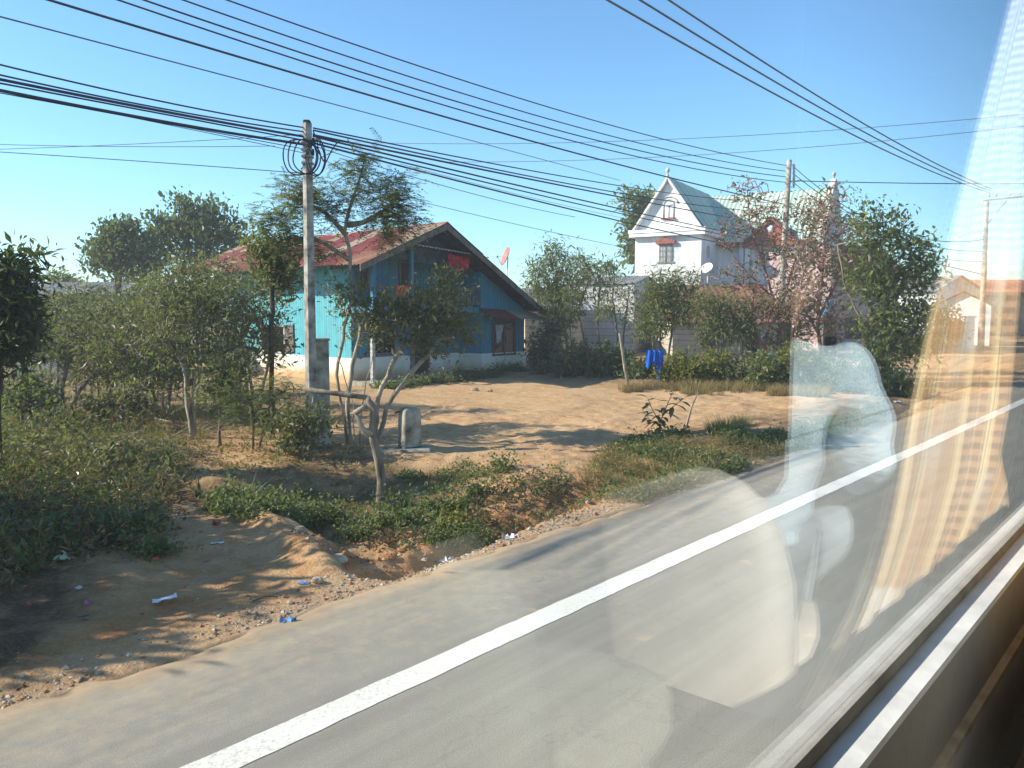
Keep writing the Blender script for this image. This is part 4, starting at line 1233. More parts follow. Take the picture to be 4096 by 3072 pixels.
# ---- hedge and yellow bushes on the bank
HG = 'bushes of the hedge along the bank'
for i, (px, py, rx, ry, y, lf, lbl, np_) in enumerate((
        (2180, 1500, 60, 70, 30.5, 'leaf_olive', 'dark bush beside the right corner of the blue house', 110),
        (2310, 1440, 90, 90, 29.5, 'leaf_olive', 'dark thicket bush shading the hollow in the hedge', 200),
        (2440, 1440, 90, 90, 29.0, 'leaf_weed', 'green bush left of the blue cloth', 200),
        (2560, 1480, 70, 70, 28.3, 'leaf_weed', 'green bush under the blue cloth', 150),
        (2700, 1480, 75, 90, 27.8, 'leaf_yellow', 'green and yellow bush right of the blue cloth', 190),
        (2840, 1470, 110, 85, 27.5, 'leaf_yellow', 'large yellow green bush on the bank', 260),
        (2980, 1480, 80, 80, 27.3, 'leaf_olive', 'dull green bush right of the large yellow one', 170),
        (3200, 1450, 110, 100, 26.8, 'leaf_yellow', 'yellow green bush around the leaning trunk near the road', 240),
        (3070, 1480, 80, 90, 26.6, 'leaf_bamboo', 'pale grassy bush between the two yellow ones', 170))):
    base = at(px, py + ry, y); s_, t_ = st(base); base[2] = float(gz(s_, t_)) - .05
    top = at(px, py, y)
    tr = [[base + [dx, 0, 0], base * .4 + top * .6 + [dx * 2.5, 0, 0]] for dx in (-.25, 0, .28)]
    plant('hedge_bush', lbl, 'bush', tr, [B(px, py, rx, ry * .9, y), B(px - rx * .6, py + ry * .35, rx * .6, ry * .6, y - .2), B(px + rx * .6, py + ry * .3, rx * .6, ry * .65, y - .1), B(px, py + ry * .6, rx * 1.0, ry * .45, y - .3)],
          ('broad', lf, .16, .075), np_, 13, 150 + i, 'bark', r0=.03, group=HG, spread=.13)

# ---- sparse tree with big terminal leaves round the power pole, and the leafy tree
plant('sparse_tree', 'nearly bare pinkish twigged tree with few leaves around the power pole', 'tree',
      [rooted(3180, 1560, 33, (3150, 1400), (3110, 1250), (3060, 1080), (3040, 900), (3020, 800)), line(33, (3110, 1250), (3180, 1050), (3260, 900), (3330, 790)), line(33, (3100, 1200), (2980, 1080), (2900, 980)), line(33, (3060, 1080), (3000, 900), (2990, 760)), line(33, (3180, 1050), (3320, 960), (3420, 900))],
      [B(2990, 760, 90, 60, 33), B(3060, 850, 110, 90, 33), B(2930, 920, 90, 90, 33), B(3250, 870, 120, 110, 33), B(3340, 780, 80, 60, 33), B(3130, 1000, 160, 90, 33), B(3300, 1020, 130, 110, 33), B(3420, 900, 80, 70, 33), B(2980, 1120, 130, 90, 33), B(3180, 1180, 150, 100, 33)],
      ('broad', 'leaf_big', .20, .085), 1900, 1, 160, 'pinkbark', r0=.08, rtip=.018, spread=.16, wig=.17, rexp=.5)
plant('sparse_tree', 'brown leaning trunk with ruddy twigs at the edge of the yard', 'tree',
      [rooted(3090, 1570, 30, (3080, 1480), (3050, 1390), (3020, 1310), (2990, 1260)), line(30, (3050, 1390), (3080, 1300), (3130, 1230)), line(30, (3080, 1480), (3150, 1380), (3200, 1290))],
      [B(3000, 1240, 90, 70, 30), B(3130, 1240, 110, 90, 30), B(3200, 1310, 90, 80, 30), B(3120, 1370, 120, 60, 30)], ('broad', 'leaf_big', .18, .08), 1100, 1, 161, 'pinkbark', r0=.07, rtip=.014, spread=.14, wig=.17)
plant('sparse_tree', 'half bare tree of ruddy twigs just left of the large leafy tree', 'tree',
      [rooted(3290, 1580, 30.5, (3290, 1450), (3270, 1280), (3290, 1080), (3300, 900)), line(30.5, (3270, 1280), (3360, 1100), (3410, 960)), line(30.5, (3280, 1350), (3200, 1200), (3170, 1080))],
      [B(3290, 880, 90, 90, 30.5), B(3390, 940, 80, 90, 30.5), B(3230, 1040, 110, 110, 30.5), B(3370, 1090, 90, 110, 30.5), B(3260, 1210, 110, 110, 30.5), B(3350, 1280, 80, 90, 30.5)],
      ('broad', 'leaf_big', .18, .075), 1300, 1, 163, 'pinkbark', r0=.07, rtip=.015, spread=.14, wig=.18)
plant('leafy_tree', 'large leafy tree between the power pole and the white shed', 'tree',
      [rooted(3420, 1600, 28.5, (3440, 1500), (3470, 1330), (3490, 1150), (3480, 1000)), line(28.5, (3470, 1330), (3590, 1180), (3650, 1050)), line(28.5, (3470, 1330), (3380, 1150), (3350, 980)), line(28.5, (3450, 1450), (3560, 1390), (3640, 1290))],
      [B(3470, 850, 80, 50, 28.5), B(3560, 900, 90, 60, 28.5), B(3640, 990, 80, 80, 28.5), B(3500, 980, 120, 90, 28.5), B(3700, 1080, 80, 90, 28.5), B(3600, 1120, 130, 90, 28.3), B(3480, 1120, 110, 90, 28.5),
       B(3640, 1260, 120, 110, 28.2), B(3520, 1280, 100, 90, 28.2), B(3560, 1400, 130, 90, 28), B(3690, 1370, 80, 100, 28.2)],
      ('broad', 'leaf_grove', .19, .09), 600, 12, 162, 'bark', r0=.11, spread=.26, wig=.16)
for i, (px, py, rx, ry, y, lbl) in enumerate(((3470, 1490, 130, 90, 25.5, 'dark bush under the leafy tree near the road'), (3610, 1560, 110, 70, 24.0, 'dark low bush at the roadside right of the leafy tree'), (3330, 1500, 90, 90, 26.2, 'pale reedy bush left of the leafy tree trunk'))):
    base = at(px, py + ry, y); s_, t_ = st(base); base[2] = float(gz(s_, t_)) - .05
    plant('roadside_bush', lbl, 'bush', [[base + [dx, 0, 0], at(px, py, y) + [dx * 2, 0, 0]] for dx in (-.2, .2)], [B(px, py, rx, ry, y), B(px - rx * .6, py + ry * .4, rx * .6, ry * .6, y), B(px + rx * .6, py + ry * .4, rx * .6, ry * .6, y)], ('broad', ('leaf_dark', 'leaf_dark', 'leaf_bamboo')[i], .15, .06), 190, 12, 170 + i, 'darkbark', r0=.03, spread=.14)
plant('autumn_bush', 'rust coloured bush in front of the white shed', 'bush', [rooted(3770, 1400, 52, (3770, 1330), (3760, 1280))], [B(3770, 1270, 50, 50, 52), B(3800, 1330, 60, 40, 52), B(3740, 1340, 50, 40, 52)], ('broad', 'leaf_rust', .3, .15) if 'leaf_rust' in M else ('broad', 'leaf_yellow', .3, .15), 110, 10, 180, 'bark', spread=.25)
# distant tree belt closing the horizon between the houses
r_ = rs(77)
i = 0
for px in range(-100, 4500, 150):
    y = r_.uniform(95, 150); hgt = r_.uniform(35, 75)
    c = at(px + r_.uniform(-40, 40), 1245, y); c[2] = 0
    hh = hgt * y / F + 2.6
    wdt = hh * r_.uniform(.8, 1.3)
    plant('distant_tree', 'small distant tree closing the skyline behind the houses', 'tree', [[c, c + [0, 0, hh * .5], c + [0, 0, hh * .7]]],
          [(c + [0, 0, hh * .6], (wdt * .7, wdt * .5, hh * .4)), (c + [wdt * .5, 0, hh * .45], (wdt * .5, wdt * .4, hh * .35)), (c + [-wdt * .5, 0, hh * .4], (wdt * .5, wdt * .4, hh * .35))], ('broad', 'leaf_grove', .9, .5), 60, 9, 200 + i, 'darkbark', r0=.2, rtip=.04, spread=.5, group='distant trees along the skyline')
    i += 1

# =============================================================== poles and cables
def pole(name, label, foot, top, w0, w1, shape='square', m_='poleconc', cat='utility pole'):
    th = thing(name, foot, label, cat)
    b = MB(); foot = np.array(foot); top = np.array(top)
    if shape == 'square':
        n = 7; r = rs(2)
        rot = R(47)
        rings = []
        for k in np.linspace(0, 1, n):
            c = foot + (top - foot) * k; h = (w0 + (w1 - w0) * k) / 2; c_ = .82
            poly = [(h, h * c_), (h * c_, h), (-h * c_, h), (-h, h * c_), (-h, -h * c_), (-h * c_, -h), (h * c_, -h), (h, -h * c_)]
            rings.append([c + np.array([x * math.cos(rot) - y * math.sin(rot), x * math.sin(rot) + y * math.cos(rot), 0]) for x, y in poly])
        V = np.array(rings).reshape(-1, 3); f = []
        for i in range(n - 1):
            for j in range(8):
                f.append((i * 8 + j, i * 8 + (j + 1) % 8, i * 8 + 8 + (j + 1) % 8, i * 8 + 8 + j))
        f.append(tuple(range(8))[::-1]); f.append(tuple(range(n * 8 - 8, n * 8)))
        b.add(V, f)
    else:
        b.tube([foot + (top - foot) * k for k in np.linspace(0, 1, 6)], np.linspace(w0 / 2, w1 / 2, 6), 14)
    b.build('shaft', M[m_], th)
    return th


P1 = at(1248, 1800, 14.9); P1[2] = float(gz(*st(P1))) - .1
P1t = at(1228, 492, 14.9)
pl1 = pole('utility_pole', 'square concrete cable pole standing among the garden shrubs', P1, P1t, .175, .13)
b = MB()
for k in np.linspace(.52, .80, 4):                 # pole steps / stains are kept in the concrete; these are its clamp bands
    c = P1 + (P1t - P1) * (k * .2 + .78)
    b.box(c, (.20, .20, .045), bevel=.01)
b.build('clamp_band', M['metal'], pl1)
for o_, d_ in (([0, 0, .02], (.12, .12, .06)), ([.10, 0, -.33], (.10, .05, .10)), ([.08, 0, -.52], (.08, .05, .12))):
    b = MB(); b.box(P1t + o_, d_, bevel=.012); b.build('bracket', M['darkwood'], pl1)
ps = at(1263, 1450, 14.75); b = MB()       # flat concrete meter slab leaning on the pole
mb_ = thing('meter_post', [at(1262, 1545, 14.9)[0], 14.9, 0], 'flat grey concrete post standing close to the foot of the cable pole', 'post')
q = at(1265, 1365, 14.95); z_t = q[2]
b.box([q[0] + .0, 15.25, z_t / 2], (.30, .16, z_t), rot=[[math.cos(.5), -math.sin(.5), 0], [math.sin(.5), math.cos(.5), 0], [0, 0, 1]], bevel=.02)
b.build('shaft', M['concrete'], mb_)
b = MB(); b.box([q[0], 15.25, z_t + .02], (.33, .19, .05), rot=[[math.cos(.5), -math.sin(.5), 0], [math.sin(.5), math.cos(.5), 0], [0, 0, 1]], bevel=.01); b.build('cap', M['concrete'], mb_)

# coil of spare cable strapped to the pole
cc = at(1205, 630, 14.75)
coil = thing('cable_coil', cc, 'coil of spare black cable hung near the top of the cable pole', 'cable coil')
r_ = rs(12)
for k, (ox, rx, rz) in enumerate(((-.02, .30, .33), (.03, .27, .31), (.10, .25, .30), (.26, .17, .32), (.30, .16, .30))):
    b = MB(); th_ = np.linspace(0, 2 * math.pi, 34)
    pts = [cc + np.array([ox + rx * math.cos(a), -.02 - .01 * k + .05 * math.sin(a * 2 + k), rz * math.sin(a) + .02 * math.sin(3 * a + k)]) for a in th_]
    b.tube(pts, .013, 5, caps=False); b.build('cable_loop', M['cable'], coil)
b = MB(); b.tube(line(14.9, (1253, 525), (1268, 560), (1275, 610), (1295, 645), (1305, 648), (1325, 605), (1345, 575), (1362, 562)), .012, 5)
tag(b.build('cable_tail', M['cable']), 'loose black cable end looping down right of the cable pole top', 'cable')

P2t = at(3157, 640, 45.0); P2 = at(3112, 1430, 45.0); P2[2] = float(gz(*st(P2))) - .1
pl2 = pole('utility_pole', 'tall round grey power pole in front of the white house wing', P2, P2t, .42, .27, 'round')
for k, y in enumerate((668, 690, 712, 734)):
    c = at(3176, y, 45.0); b = MB()
    b.lathe([(0, -.14), (.045, -.14), (.085, -.10), (.05, -.05), (.10, -.01), (.05, .03), (.085, .08), (.045, .13), (0, .13)], c, 10); b.build('insulator', M['porcelain'], pl2)
b = MB(); b.tube([at(3176, 655, 45.0), at(3176, 752, 45.0)], .03, 6); b.tube([at(3155, 660, 45), at(3176, 660, 45)], .025, 5); b.tube([at(3155, 748, 45), at(3176, 748, 45)], .025, 5)
b.build('rack', M['metal'], pl2)
b = MB(); b.tube([at(3158, 727, 45.0), at(3205, 722, 44.8)], .05, 6); b.tube([at(3142, 766, 44.8), at(3170, 766, 44.8)], .03, 6); b.build('bracket', M['metal'], pl2)
cp_ = at(3146, 1380, 44.0); z_ = at(3146, 1205, 44)[2]
b = MB(); b.box([cp_[0], 44.0, z_ / 2], (.42, .3, z_), bevel=.03)
tag(b.build('concrete_post', M['concrete']), 'short square concrete post beside the power pole foot', 'post')
sg = thing('notice_board', [at(3102, 1380, 43.5)[0], 43.5, 0], 'narrow white notice board on a post beside the power pole', 'notice board')
M['signwhite'] = mat('white_sign', (.78, .78, .78), .6, .1, 3, .3, bump=0)
M['signblue'] = mat('blue_edge', (.08, .12, .35), .6, .1, 3, .3, bump=0); M['signred'] = mat('red_mark', (.5, .06, .05), .6, .1, 3, .3, bump=0)
a0, a1 = at(3090, 1322, 43.5), at(3116, 1254, 43.5)
b = MB(); b.box([(a0[0] + a1[0]) / 2, 43.5, (a0[2] + a1[2]) / 2], (a1[0] - a0[0], .05, a1[2] - a0[2]), bevel=.01); b.build('panel', M['signwhite'], sg)
b = MB(); b.box([a0[0] - .012, 43.5, (a0[2] + a1[2]) / 2], (.02, .06, a1[2] - a0[2])); b.build('panel_edge', M['signblue'], sg)
b = MB(); b.box([a0[0] + .08, 43.472, a1[2] - .08], (.06, .004, .05)); b.box([a0[0] + .15, 43.472, a1[2] - .19], (.05, .004, .03)); b.build('emblem', M['signred'], sg)
b = MB(); b.box([(a0[0] + a1[0]) / 2, 43.5, a0[2] / 2], (.08, .05, a0[2])); b.build('post', M['darkwood'], sg)
P3 = at(3922, 1420, 50); P3[2] = 0; P3t = at(3948, 798, 50)
pl3 = pole('utility_pole', 'tall pale concrete pole with crossarm before the white shed', P3, P3t, .40, .24, 'round')
b = MB(); b.hexa(*[[at(3930, 806, 49.8) + [0, dy, 0], at(4090, 790, 49.8) + [0, dy, 0], at(4090, 784, 49.8) + [0, dy, 0], at(3930, 800, 49.8) + [0, dy, 0]] for dy in (-.06, .06)]); b.build('crossarm', M['poleconc'], pl3)
for px in (3955, 3985, 4040, 4080):
    c = at(px, 792 - (px - 3930) * .1, 49.8); b = MB(); b.lathe([(0, 0), (.05, 0), (.09, .08), (.05, .12), (.08, .18), (0, .24)], c, 8); b.build('insulator', M['porcelain'], pl3)
b = MB(); b.tube([at(3945, 905, 50), at(3985, 850, 49.8), at(4030, 800, 49.8)], .03, 5); b.build('brace', M['metal'], pl3)

NW = [0]


def wire(pix, A, Bp, rad, label, mat_='cable', ext=(0, 0), cat='cable', group=None):
    """a sagging cable in the vertical plane over the ground line A-B, through the given sight lines"""
    A = np.array(A, float)[:2]; Bp = np.array(Bp, float)[:2]
    d = Bp - A; Ln = np.linalg.norm(d); d /= Ln
    uz = np.array([vplane(px, py, (*A, 0), d) for px, py in pix])
    deg = min(2, len(uz) - 1)
    co = np.polyfit(uz[:, 0], uz[:, 1], deg)
    u0, u1 = uz[0, 0] - ext[0], uz[-1, 0] + ext[1]
    u = np.linspace(u0, u1, 26)
    z = np.polyval(co, u)
    pts = np.stack([A[0] + d[0] * u, A[1] + d[1] * u, z], 1)
    b = MB(); b.tube(pts, rad, 5, caps=False)
    NW[0] += 1
    return tag(b.build('overhead_cable', M[mat_]), label, cat, group)


LA = P1[:2] - DV[:2] * 9; LB = P1[:2]
gl = 'black cables from the left to the cable pole'
for pix, rad, lab in (
        ([(0, 259), (627, 402), (1225, 512)], .018, 'thin black cable, topmost of those reaching the cable pole from the left'),
        ([(0, 300), (480, 402), (1222, 528)], .018, 'black cable, second from top reaching the cable pole from the left'),
        ([(0, 318), (413, 400), (1222, 548)], .030, 'thick black cable bundle in the upper middle left of the cable pole'),
        ([(0, 333), (380, 405), (1220, 562)], .018, 'black cable between the two thick bundles left of the cable pole'),
        ([(0, 362), (430, 446), (1218, 578)], .033, 'thick black cable bundle, lowest of the heavy ones left of the cable pole'),
        ([(0, 372), (640, 490), (1216, 596)], .010, 'thin black cable just under the lowest thick bundle'),
        ([(250, 415), (700, 505), (1215, 612)], .008, 'thinnest black cable drooping below the others to the cable pole')):
    wire(pix, LA, LB, rad * .75, lab, ext=(5, 0))
for pix, rad, lab in (
        ([(1253, 508), (1700, 608), (2300, 712), (3110, 812)], .018, 'black cable, topmost of those between the two poles'),
        ([(1253, 516), (1700, 626), (2300, 738), (3110, 850)], .020, 'black cable, second from top between the two poles'),
        ([(1253, 534), (1700, 640), (2300, 752), (2650, 820), (3113, 905)], .026, 'thick black cable crossing the gable window of the white tower'),
        ([(1253, 543), (1700, 657), (2300, 795), (2707, 885), (3110, 968)], .024, 'thick black cable crossing the cornice of the white tower'),
        ([(1253, 563), (1700, 668), (2300, 815), (2804, 921), (3110, 975)], .020, 'black cable running close under the cornice one'),
        ([(1253, 574), (1700, 691), (2300, 836), (2666, 930), (3113, 1011)], .024, 'lowest black cable between the two poles'),
        ([(1262, 586), (1700, 722), (2300, 868)], .009, 'thin wire sagging under the black cables right of the cable pole')):
    wire(pix, LB, P2[:2], rad * .85, lab)
QA = P2[:2] - DV[:2] * 52
for k, (pix, rad) in enumerate((([(907, 0), (2150, 415), (2821, 598), (3146, 662)], .021), ([(740, 0), (1950, 410), (2690, 600), (3146, 686)], .021), ([(592, 0), (1850, 425), (2577, 600), (3146, 709)], .023), ([(592, 40), (1700, 400), (2438, 600), (3146, 730)], .022), ([(190, 0), (1480, 380), (2300, 612), (2923, 771), (3134, 816)], .030))):
    wire(pix, QA - NV[:2] * .0, P2[:2], rad, ('highest', 'second', 'middle', 'fourth', 'lowest')[k] + ' of the five power lines descending from upper left to the power pole', ext=(8, 0))
CA = P3[:2] - DV[:2] * 42
for k, pix in enumerate((([(2430, 0), (3200, 430), (3865, 740)]), ([(2560, 0), (3270, 425), (3868, 728)]), ([(2675, 0), (3330, 420), (3870, 715)]))):
    wire(pix, CA, P3[:2], .028, ('lowest', 'middle', 'highest')[k] + ' of the three wires slanting to the far right pole', 'wire', ext=(6, 6))
wire([(0, 68), (740, 259), (1611, 490), (2481, 722)], at(0, 1300, 13), at(2600, 1300, 50), .014, 'lone thin wire slanting down from the left edge towards the white tower', 'wire', ext=(4, 0))
wire([(0, 608), (560, 645), (1130, 687)], at(-100, 1300, 15.5), at(1240, 1300, 15.0), .008, 'thin wire reaching the cable coil level from the left edge', 'wire', ext=(3, .3))
wire([(0, 578), (600, 587), (1100, 584)], at(0, 1300, 40), at(1250, 1300, 40), .016, 'faint level wire far behind the cable pole on the left', 'wire', ext=(12, 0))
wire([(0, 597), (560, 575), (1100, 545)], at(0, 1300, 42), at(1250, 1300, 42), .016, 'faint rising wire far behind the cable pole on the left', 'wire', ext=(12, 2))
wire([(1630, 574), (2600, 558), (3130, 537), (3926, 472)], at(1600, 1300, 70), at(4200, 1300, 55), .022, 'upper of two faint wires crossing behind the power pole', 'wire', ext=(4, 14))
wire([(1944, 648), (2700, 625), (3926, 524)], at(1900, 1300, 70), at(4200, 1300, 55), .022, 'lower of two faint wires crossing behind the power pole', 'wire', ext=(4, 14))
wire([(3205, 724), (3650, 733), (4096, 735)], at(3205, 1300, 44.8), at(4300, 1300, 50), .026, 'level wire running right from the bracket of the power pole', ext=(0, 14))
wire([(1655, 800), (2100, 905), (2500, 990)], HP(2, 8, 0), C0, .014, 'thin wire from behind the blue house roof to the white tower', 'wire')
wire([(1600, 655), (2000, 760), (2490, 872)], at(1600, 1300, 34), C0, .010, 'faint wire under the black cables left of the white tower', 'wire')
for k, (pix, w_) in enumerate((([(3180, 672), (3420, 800), (3700, 953), (3800, 967), (3940, 957)], .022), ([(3180, 700), (3420, 850), (3700, 981), (3816, 1000), (3938, 1005)], .022), ([(3180, 735), (3450, 905), (3750, 1031), (3938, 1046)], .02), ([(3150, 960), (3500, 1010), (3793, 1066), (3930, 1098)], .03))):
    wire([pix[0], pix[-2], pix[-1]], P2[:2], P3[:2], w_, ('highest', 'second', 'third', 'lowest')[k] + ' of the four wires between the power pole and the far right pole', 'wire')

# =============================================================== small things on the ground
ped = thing('gate_pedestal', G(1640, 1800), 'weathered round topped concrete block on a slab beside the drive', 'block')
pb = at(1640, 1795, 15.0); gzz = float(gz(*st(pb)))
h_ = at(1640, 1628, 15.0)[2] - gzz
b = MB(); wx, wy = .20, .16; r_ = rs(31)
prof = [(1.08, 0), (1.03, .05), (1.0, .3), (.97, .6), (.95, .80), (.88, .91), (.72, .97), (.40, 1.0)]
rot = R(35); V = []
for k, z in prof:
    for a in np.linspace(0, 2 * math.pi, 20, endpoint=False):
        x = math.copysign(abs(math.cos(a)) ** .45, math.cos(a)) * wx * k; y = math.copysign(abs(math.sin(a)) ** .45, math.sin(a)) * wy * k
        j = 1 + r_.uniform(-.035, .035)
        V.append([pb[0] + (x * math.cos(rot) - y * math.sin(rot)) * j, pb[1] + (x * math.sin(rot) + y * math.cos(rot)) * j, gzz + .06 + z * (h_ - .06)])
f = [(i * 20 + j, i * 20 + (j + 1) % 20, i * 20 + 20 + (j + 1) % 20, i * 20 + 20 + j) for i in range(len(prof) - 1) for j in range(20)]
f.append(tuple(range(len(prof) * 20 - 20, len(prof) * 20)))
b.add(V, f, 0, True); b.build('block', M['concrete'], ped)
b = MB(); rt = [[math.cos(.12), -math.sin(.12), 0], [math.sin(.12), math.cos(.12), 0], [0, 0, 1]]
b.box([pb[0] - .10, pb[1] - .12, gzz - .06], (1.0, .52, .20), rot=rt, bevel=.03); b.build('slab', M['concrete'], ped)
b = MB(); tp = at(1580, 1650, 14.9); b.tube([tp, tp + [.10, .03, .012]], .018, 6); b.build('iron_stub', M['darkwood'], ped)

# leaning gate post of raw timber with a crossbar and a broken branch stub
gp = rooted(1525, 1960, 11.75, (1515, 1860), (1490, 1730), (1500, 1640), (1470, 1590))
gt = thing('gate_post', gp[0], 'leaning raw timber gate post with a crossbar and a broken stub', 'gate post')
r_ = rs(40); gp = np.array(gp); uu = np.linspace(0, 4, 14)
q = np.stack([np.interp(uu, range(5), gp[:, k]) for k in range(3)], 1) + r_.normal(size=(14, 3)) * .012
b = MB(); b.tube(q, np.interp(uu, [0, 1, 2, 2.6, 3.4, 4], [.085, .066, .064, .075, .055, .042]), 9); b.build('post', M['bark'], gt)
b = MB(); b.tube(np.array(line(11.75, (1205, 1556), (1320, 1572), (1400, 1580), (1470, 1588))) + r_.normal(size=(4, 3)) * .006, [.035, .035, .04, .035], 8); b.build('crossbar', M['bark'], gt)
b = MB(); b.tube(line(11.7, (1490, 1740), (1450, 1715), (1420, 1650), (1400, 1655)), [.05, .042, .035, .01], 8)
b.tube(line(11.7, (1420, 1652), (1452, 1632), (1458, 1618)), [.045, .04, .012], 8); b.build('branch_stub', M['palebark'], gt)

# young broad-leaved plant, support stick, grass clump
yp = rooted(2640, 1745, 16.2, (2640, 1690), (2660, 1640), (2690, 1570))
r_ = rs(50)
yt = thing('young_plant', yp[0], 'young plant with long broad leaves on the road verge', 'plant')
stems = [yp, line(16.2, (2640, 1690), (2610, 1640), (2590, 1590)), line(16.1, (2650, 1660), (2700, 1620), (2740, 1590)), line(16.3, (2645, 1700), (2600, 1680), (2570, 1640)), line(16.2, (2650, 1715), (2620, 1690))]
b = MB()
for k, s_ in enumerate(stems): b.tube(s_, np.linspace(.02 if k == 0 else .012, .005, len(s_)), 6)
b.build('stem', M['bark'], yt)
b = MB()
for k, s_ in enumerate(stems):
    s_ = np.array(s_); nL = (13, 7, 8, 8, 4)[k]
    u = np.linspace(.3, 1, nL) * (len(s_) - 1)
    P = np.stack([np.interp(u, range(len(s_)), s_[:, j]) for j in range(3)], 1)
    an = np.arange(nL) * 2.4 + k; A = np.stack([np.cos(an), np.sin(an), np.linspace(-.35, .5, nL)], 1)
    Ls = r_.uniform(.22, .34, nL)
    # each leaf: bent strip of four segments, wide in the middle
    for p, a, L in zip(P, A, Ls):
        a = a / np.linalg.norm(a); sd_ = np.cross(a, [0, 0, 1.0]); sd_ /= np.linalg.norm(sd_); up_ = np.cross(sd_, a)
        rows_ = []
        for v, wv in zip((0, .25, .5, .75, 1), (.012, .75, 1, .7, .04)):
            c = p + a * L * v - np.array([0, 0, 1]) * L * .38 * v * v; w_ = .055 * wv
            rows_.append([c - sd_ * w_ + up_ * w_ * .3, c, c + sd_ * w_ + up_ * w_ * .3])
        b.grid(np.array(rows_), 0, True, float(r_.uniform(.1, .75)))
b.build('leaves', M['leaf_big'], yt)
b = MB(); b.tube(np.array(rooted(2738, 1735, 17.0, (2755, 1680), (2765, 1630), (2792, 1570))) + rs(3).normal(size=(4, 3)) * .01, [.028, .026, .022, .012], 7)
tag(b.build('dry_stick', M['palebark']), 'bare stick upright in the verge beside the young plant', 'stick')


def tuft(name, label, cat, c, rad, hgt, n, seed, leafm, W_=.012, group=None, lean=.5):
    r = rs(seed); b = MB(); s, t = st(c)
    a = r.uniform(0, 2 * math.pi, n); rr = rad * np.sqrt(r.uniform(0, 1, n)) * .6
    P = np.stack([c[0] + np.cos(a) * rr, c[1] + np.sin(a) * rr, np.zeros(n)], 1)
    sx, sy = DV[0] * P[:, 0] + DV[1] * P[:, 1], NV[0] * P[:, 0] + NV[1] * P[:, 1]
    P[:, 2] = gz(sx, sy) - .02
    o = np.stack([np.cos(a), np.sin(a), np.zeros(n)], 1) * lean * r.uniform(.3, 1.3, n)[:, None] + r.normal(size=(n, 3)) * .15
    L = hgt * r.uniform(.5, 1.1, n); tt = r.uniform(0, 1, n)
    prev = P
    side = np.stack([-np.sin(a), np.cos(a), np.zeros(n)], 1)
    V = []; 
    for v in (0, .4, .75, 1):
        q = P + np.array([0, 0, 1]) * (L * (v - .25 * v * v))[:, None] + o * (L * v * v)[:, None]
        w_ = W_ * (1 - v * .95)
        V += [q - side * w_ / 2, q + side * w_ / 2]
    V = np.stack(V, 1); k = np.arange(n)[:, None] * 8
    F_ = np.concatenate([k + np.array([[0, 1, 3, 2]]), k + np.array([[2, 3, 5, 4]]), k + np.array([[4, 5, 7, 6]])])
    b.add(V.reshape(-1, 3), F_, 0, False, np.concatenate([tt, tt, tt]))
    o_ = b.build(name, M[leafm]); return tag(o_, label, cat, group)


tuft('grass_clump', 'mounded dry grass clump at the edge of the yard right of the young plant', 'grass clump', G(2910, 1735), .75, .42, 900, 60, 'leaf_bamboo', .014)
tuft('grass_clump', 'small straw coloured grass clump above the mounded one', 'grass clump', G(2960, 1700), .35, .35, 240, 61, 'straw', .012)
tuft('grass_clump', 'tall pale grass clump by the left pale bush on the bank', 'grass clump', G(2760, 1560), .6, .45, 420, 62, 'straw', .016)
tuft('strap_leaf_plant', 'pair of long strap leaves at the foot of the dark hollow', 'plant', G(990, 2010), .16, .42, 12, 63, 'leaf_weed', .05, lean=.9)
tuft('strap_leaf_plant', 'strap leaved plant left of the larger pair in the hollow', 'plant', G(800, 1985), .12, .34, 8, 64, 'leaf_weed', .05, lean=.6)


def weed_patch(name, label, pts_fn, n, seed, leafm, L=.06, Wd=.035, hgt=.12, group=None, kind=None, cat=None, style='broad'):
    """low leafy cover: little rosettes of leaves on short stalks"""
    r = rs(seed); S, T = pts_fn(r, n); n = len(S)
    P = DV * S[:, None] + NV * T[:, None]; P[:, 2] = gz(S, T)
    k = 9
    P = np.repeat(P, k, 0) + r.normal(size=(n * k, 3)) * np.array([.07, .07, 0])
    P[:, 2] += np.abs(r.normal(size=n * k)) * hgt * np.repeat(r.uniform(.3, 1.2, n), k)
    D = r.normal(size=(n * k, 3)) * .8; D[:, 2] = np.abs(D[:, 2]) * .6 + .2
    b = MB(); N = np.tile([0, 0, 1.0], (n * k, 1)) + r.normal(size=(n * k, 3)) * .5
    sz = r.uniform(.6, 1.4, n * k)
    tt = np.clip(np.repeat(r.uniform(0, 1, n), k) * .6 + r.uniform(0, .45, n * k), 0, 1)
    b.leaves(P, D, N, L * sz, Wd * sz, .12, 0, tt)
    o = b.build(name, M[leafm]); return tag(o, label, cat, group, kind)


def area(poly_px, seed=0, thr=.40, sc_=1.2):
    """random ground points inside a picture-traced outline on the ground, broken into clumps"""
    poly = np.array([st(G(*p)) for p in poly_px])

    def fn(r, n):
        lo, hi = poly.min(0), poly.max(0); out = []
        while sum(len(o) for o in out) < n:
            q = r.uniform(lo, hi, (n * 3, 2)); ins = np.zeros(len(q), bool); j = len(poly) - 1
            for i in range(len(poly)):
                a, c = poly[i], poly[j]
                cond = ((a[1] > q[:, 1]) != (c[1] > q[:, 1])) & (q[:, 0] < (c[0] - a[0]) * (q[:, 1] - a[1]) / (c[1] - a[1] + 1e-12) + a[0])
                ins ^= cond; j = i
            q = q[ins]; q = q[vnoise(q[:, 0] * sc_, q[:, 1] * sc_, 40 + seed) + r.uniform(-.12, .12, len(q)) > thr]
            out.append(q)
            if not len(q) and len(out) > 30: break
        q = np.concatenate(out)[:n]; return q[:, 0], q[:, 1]
    return fn


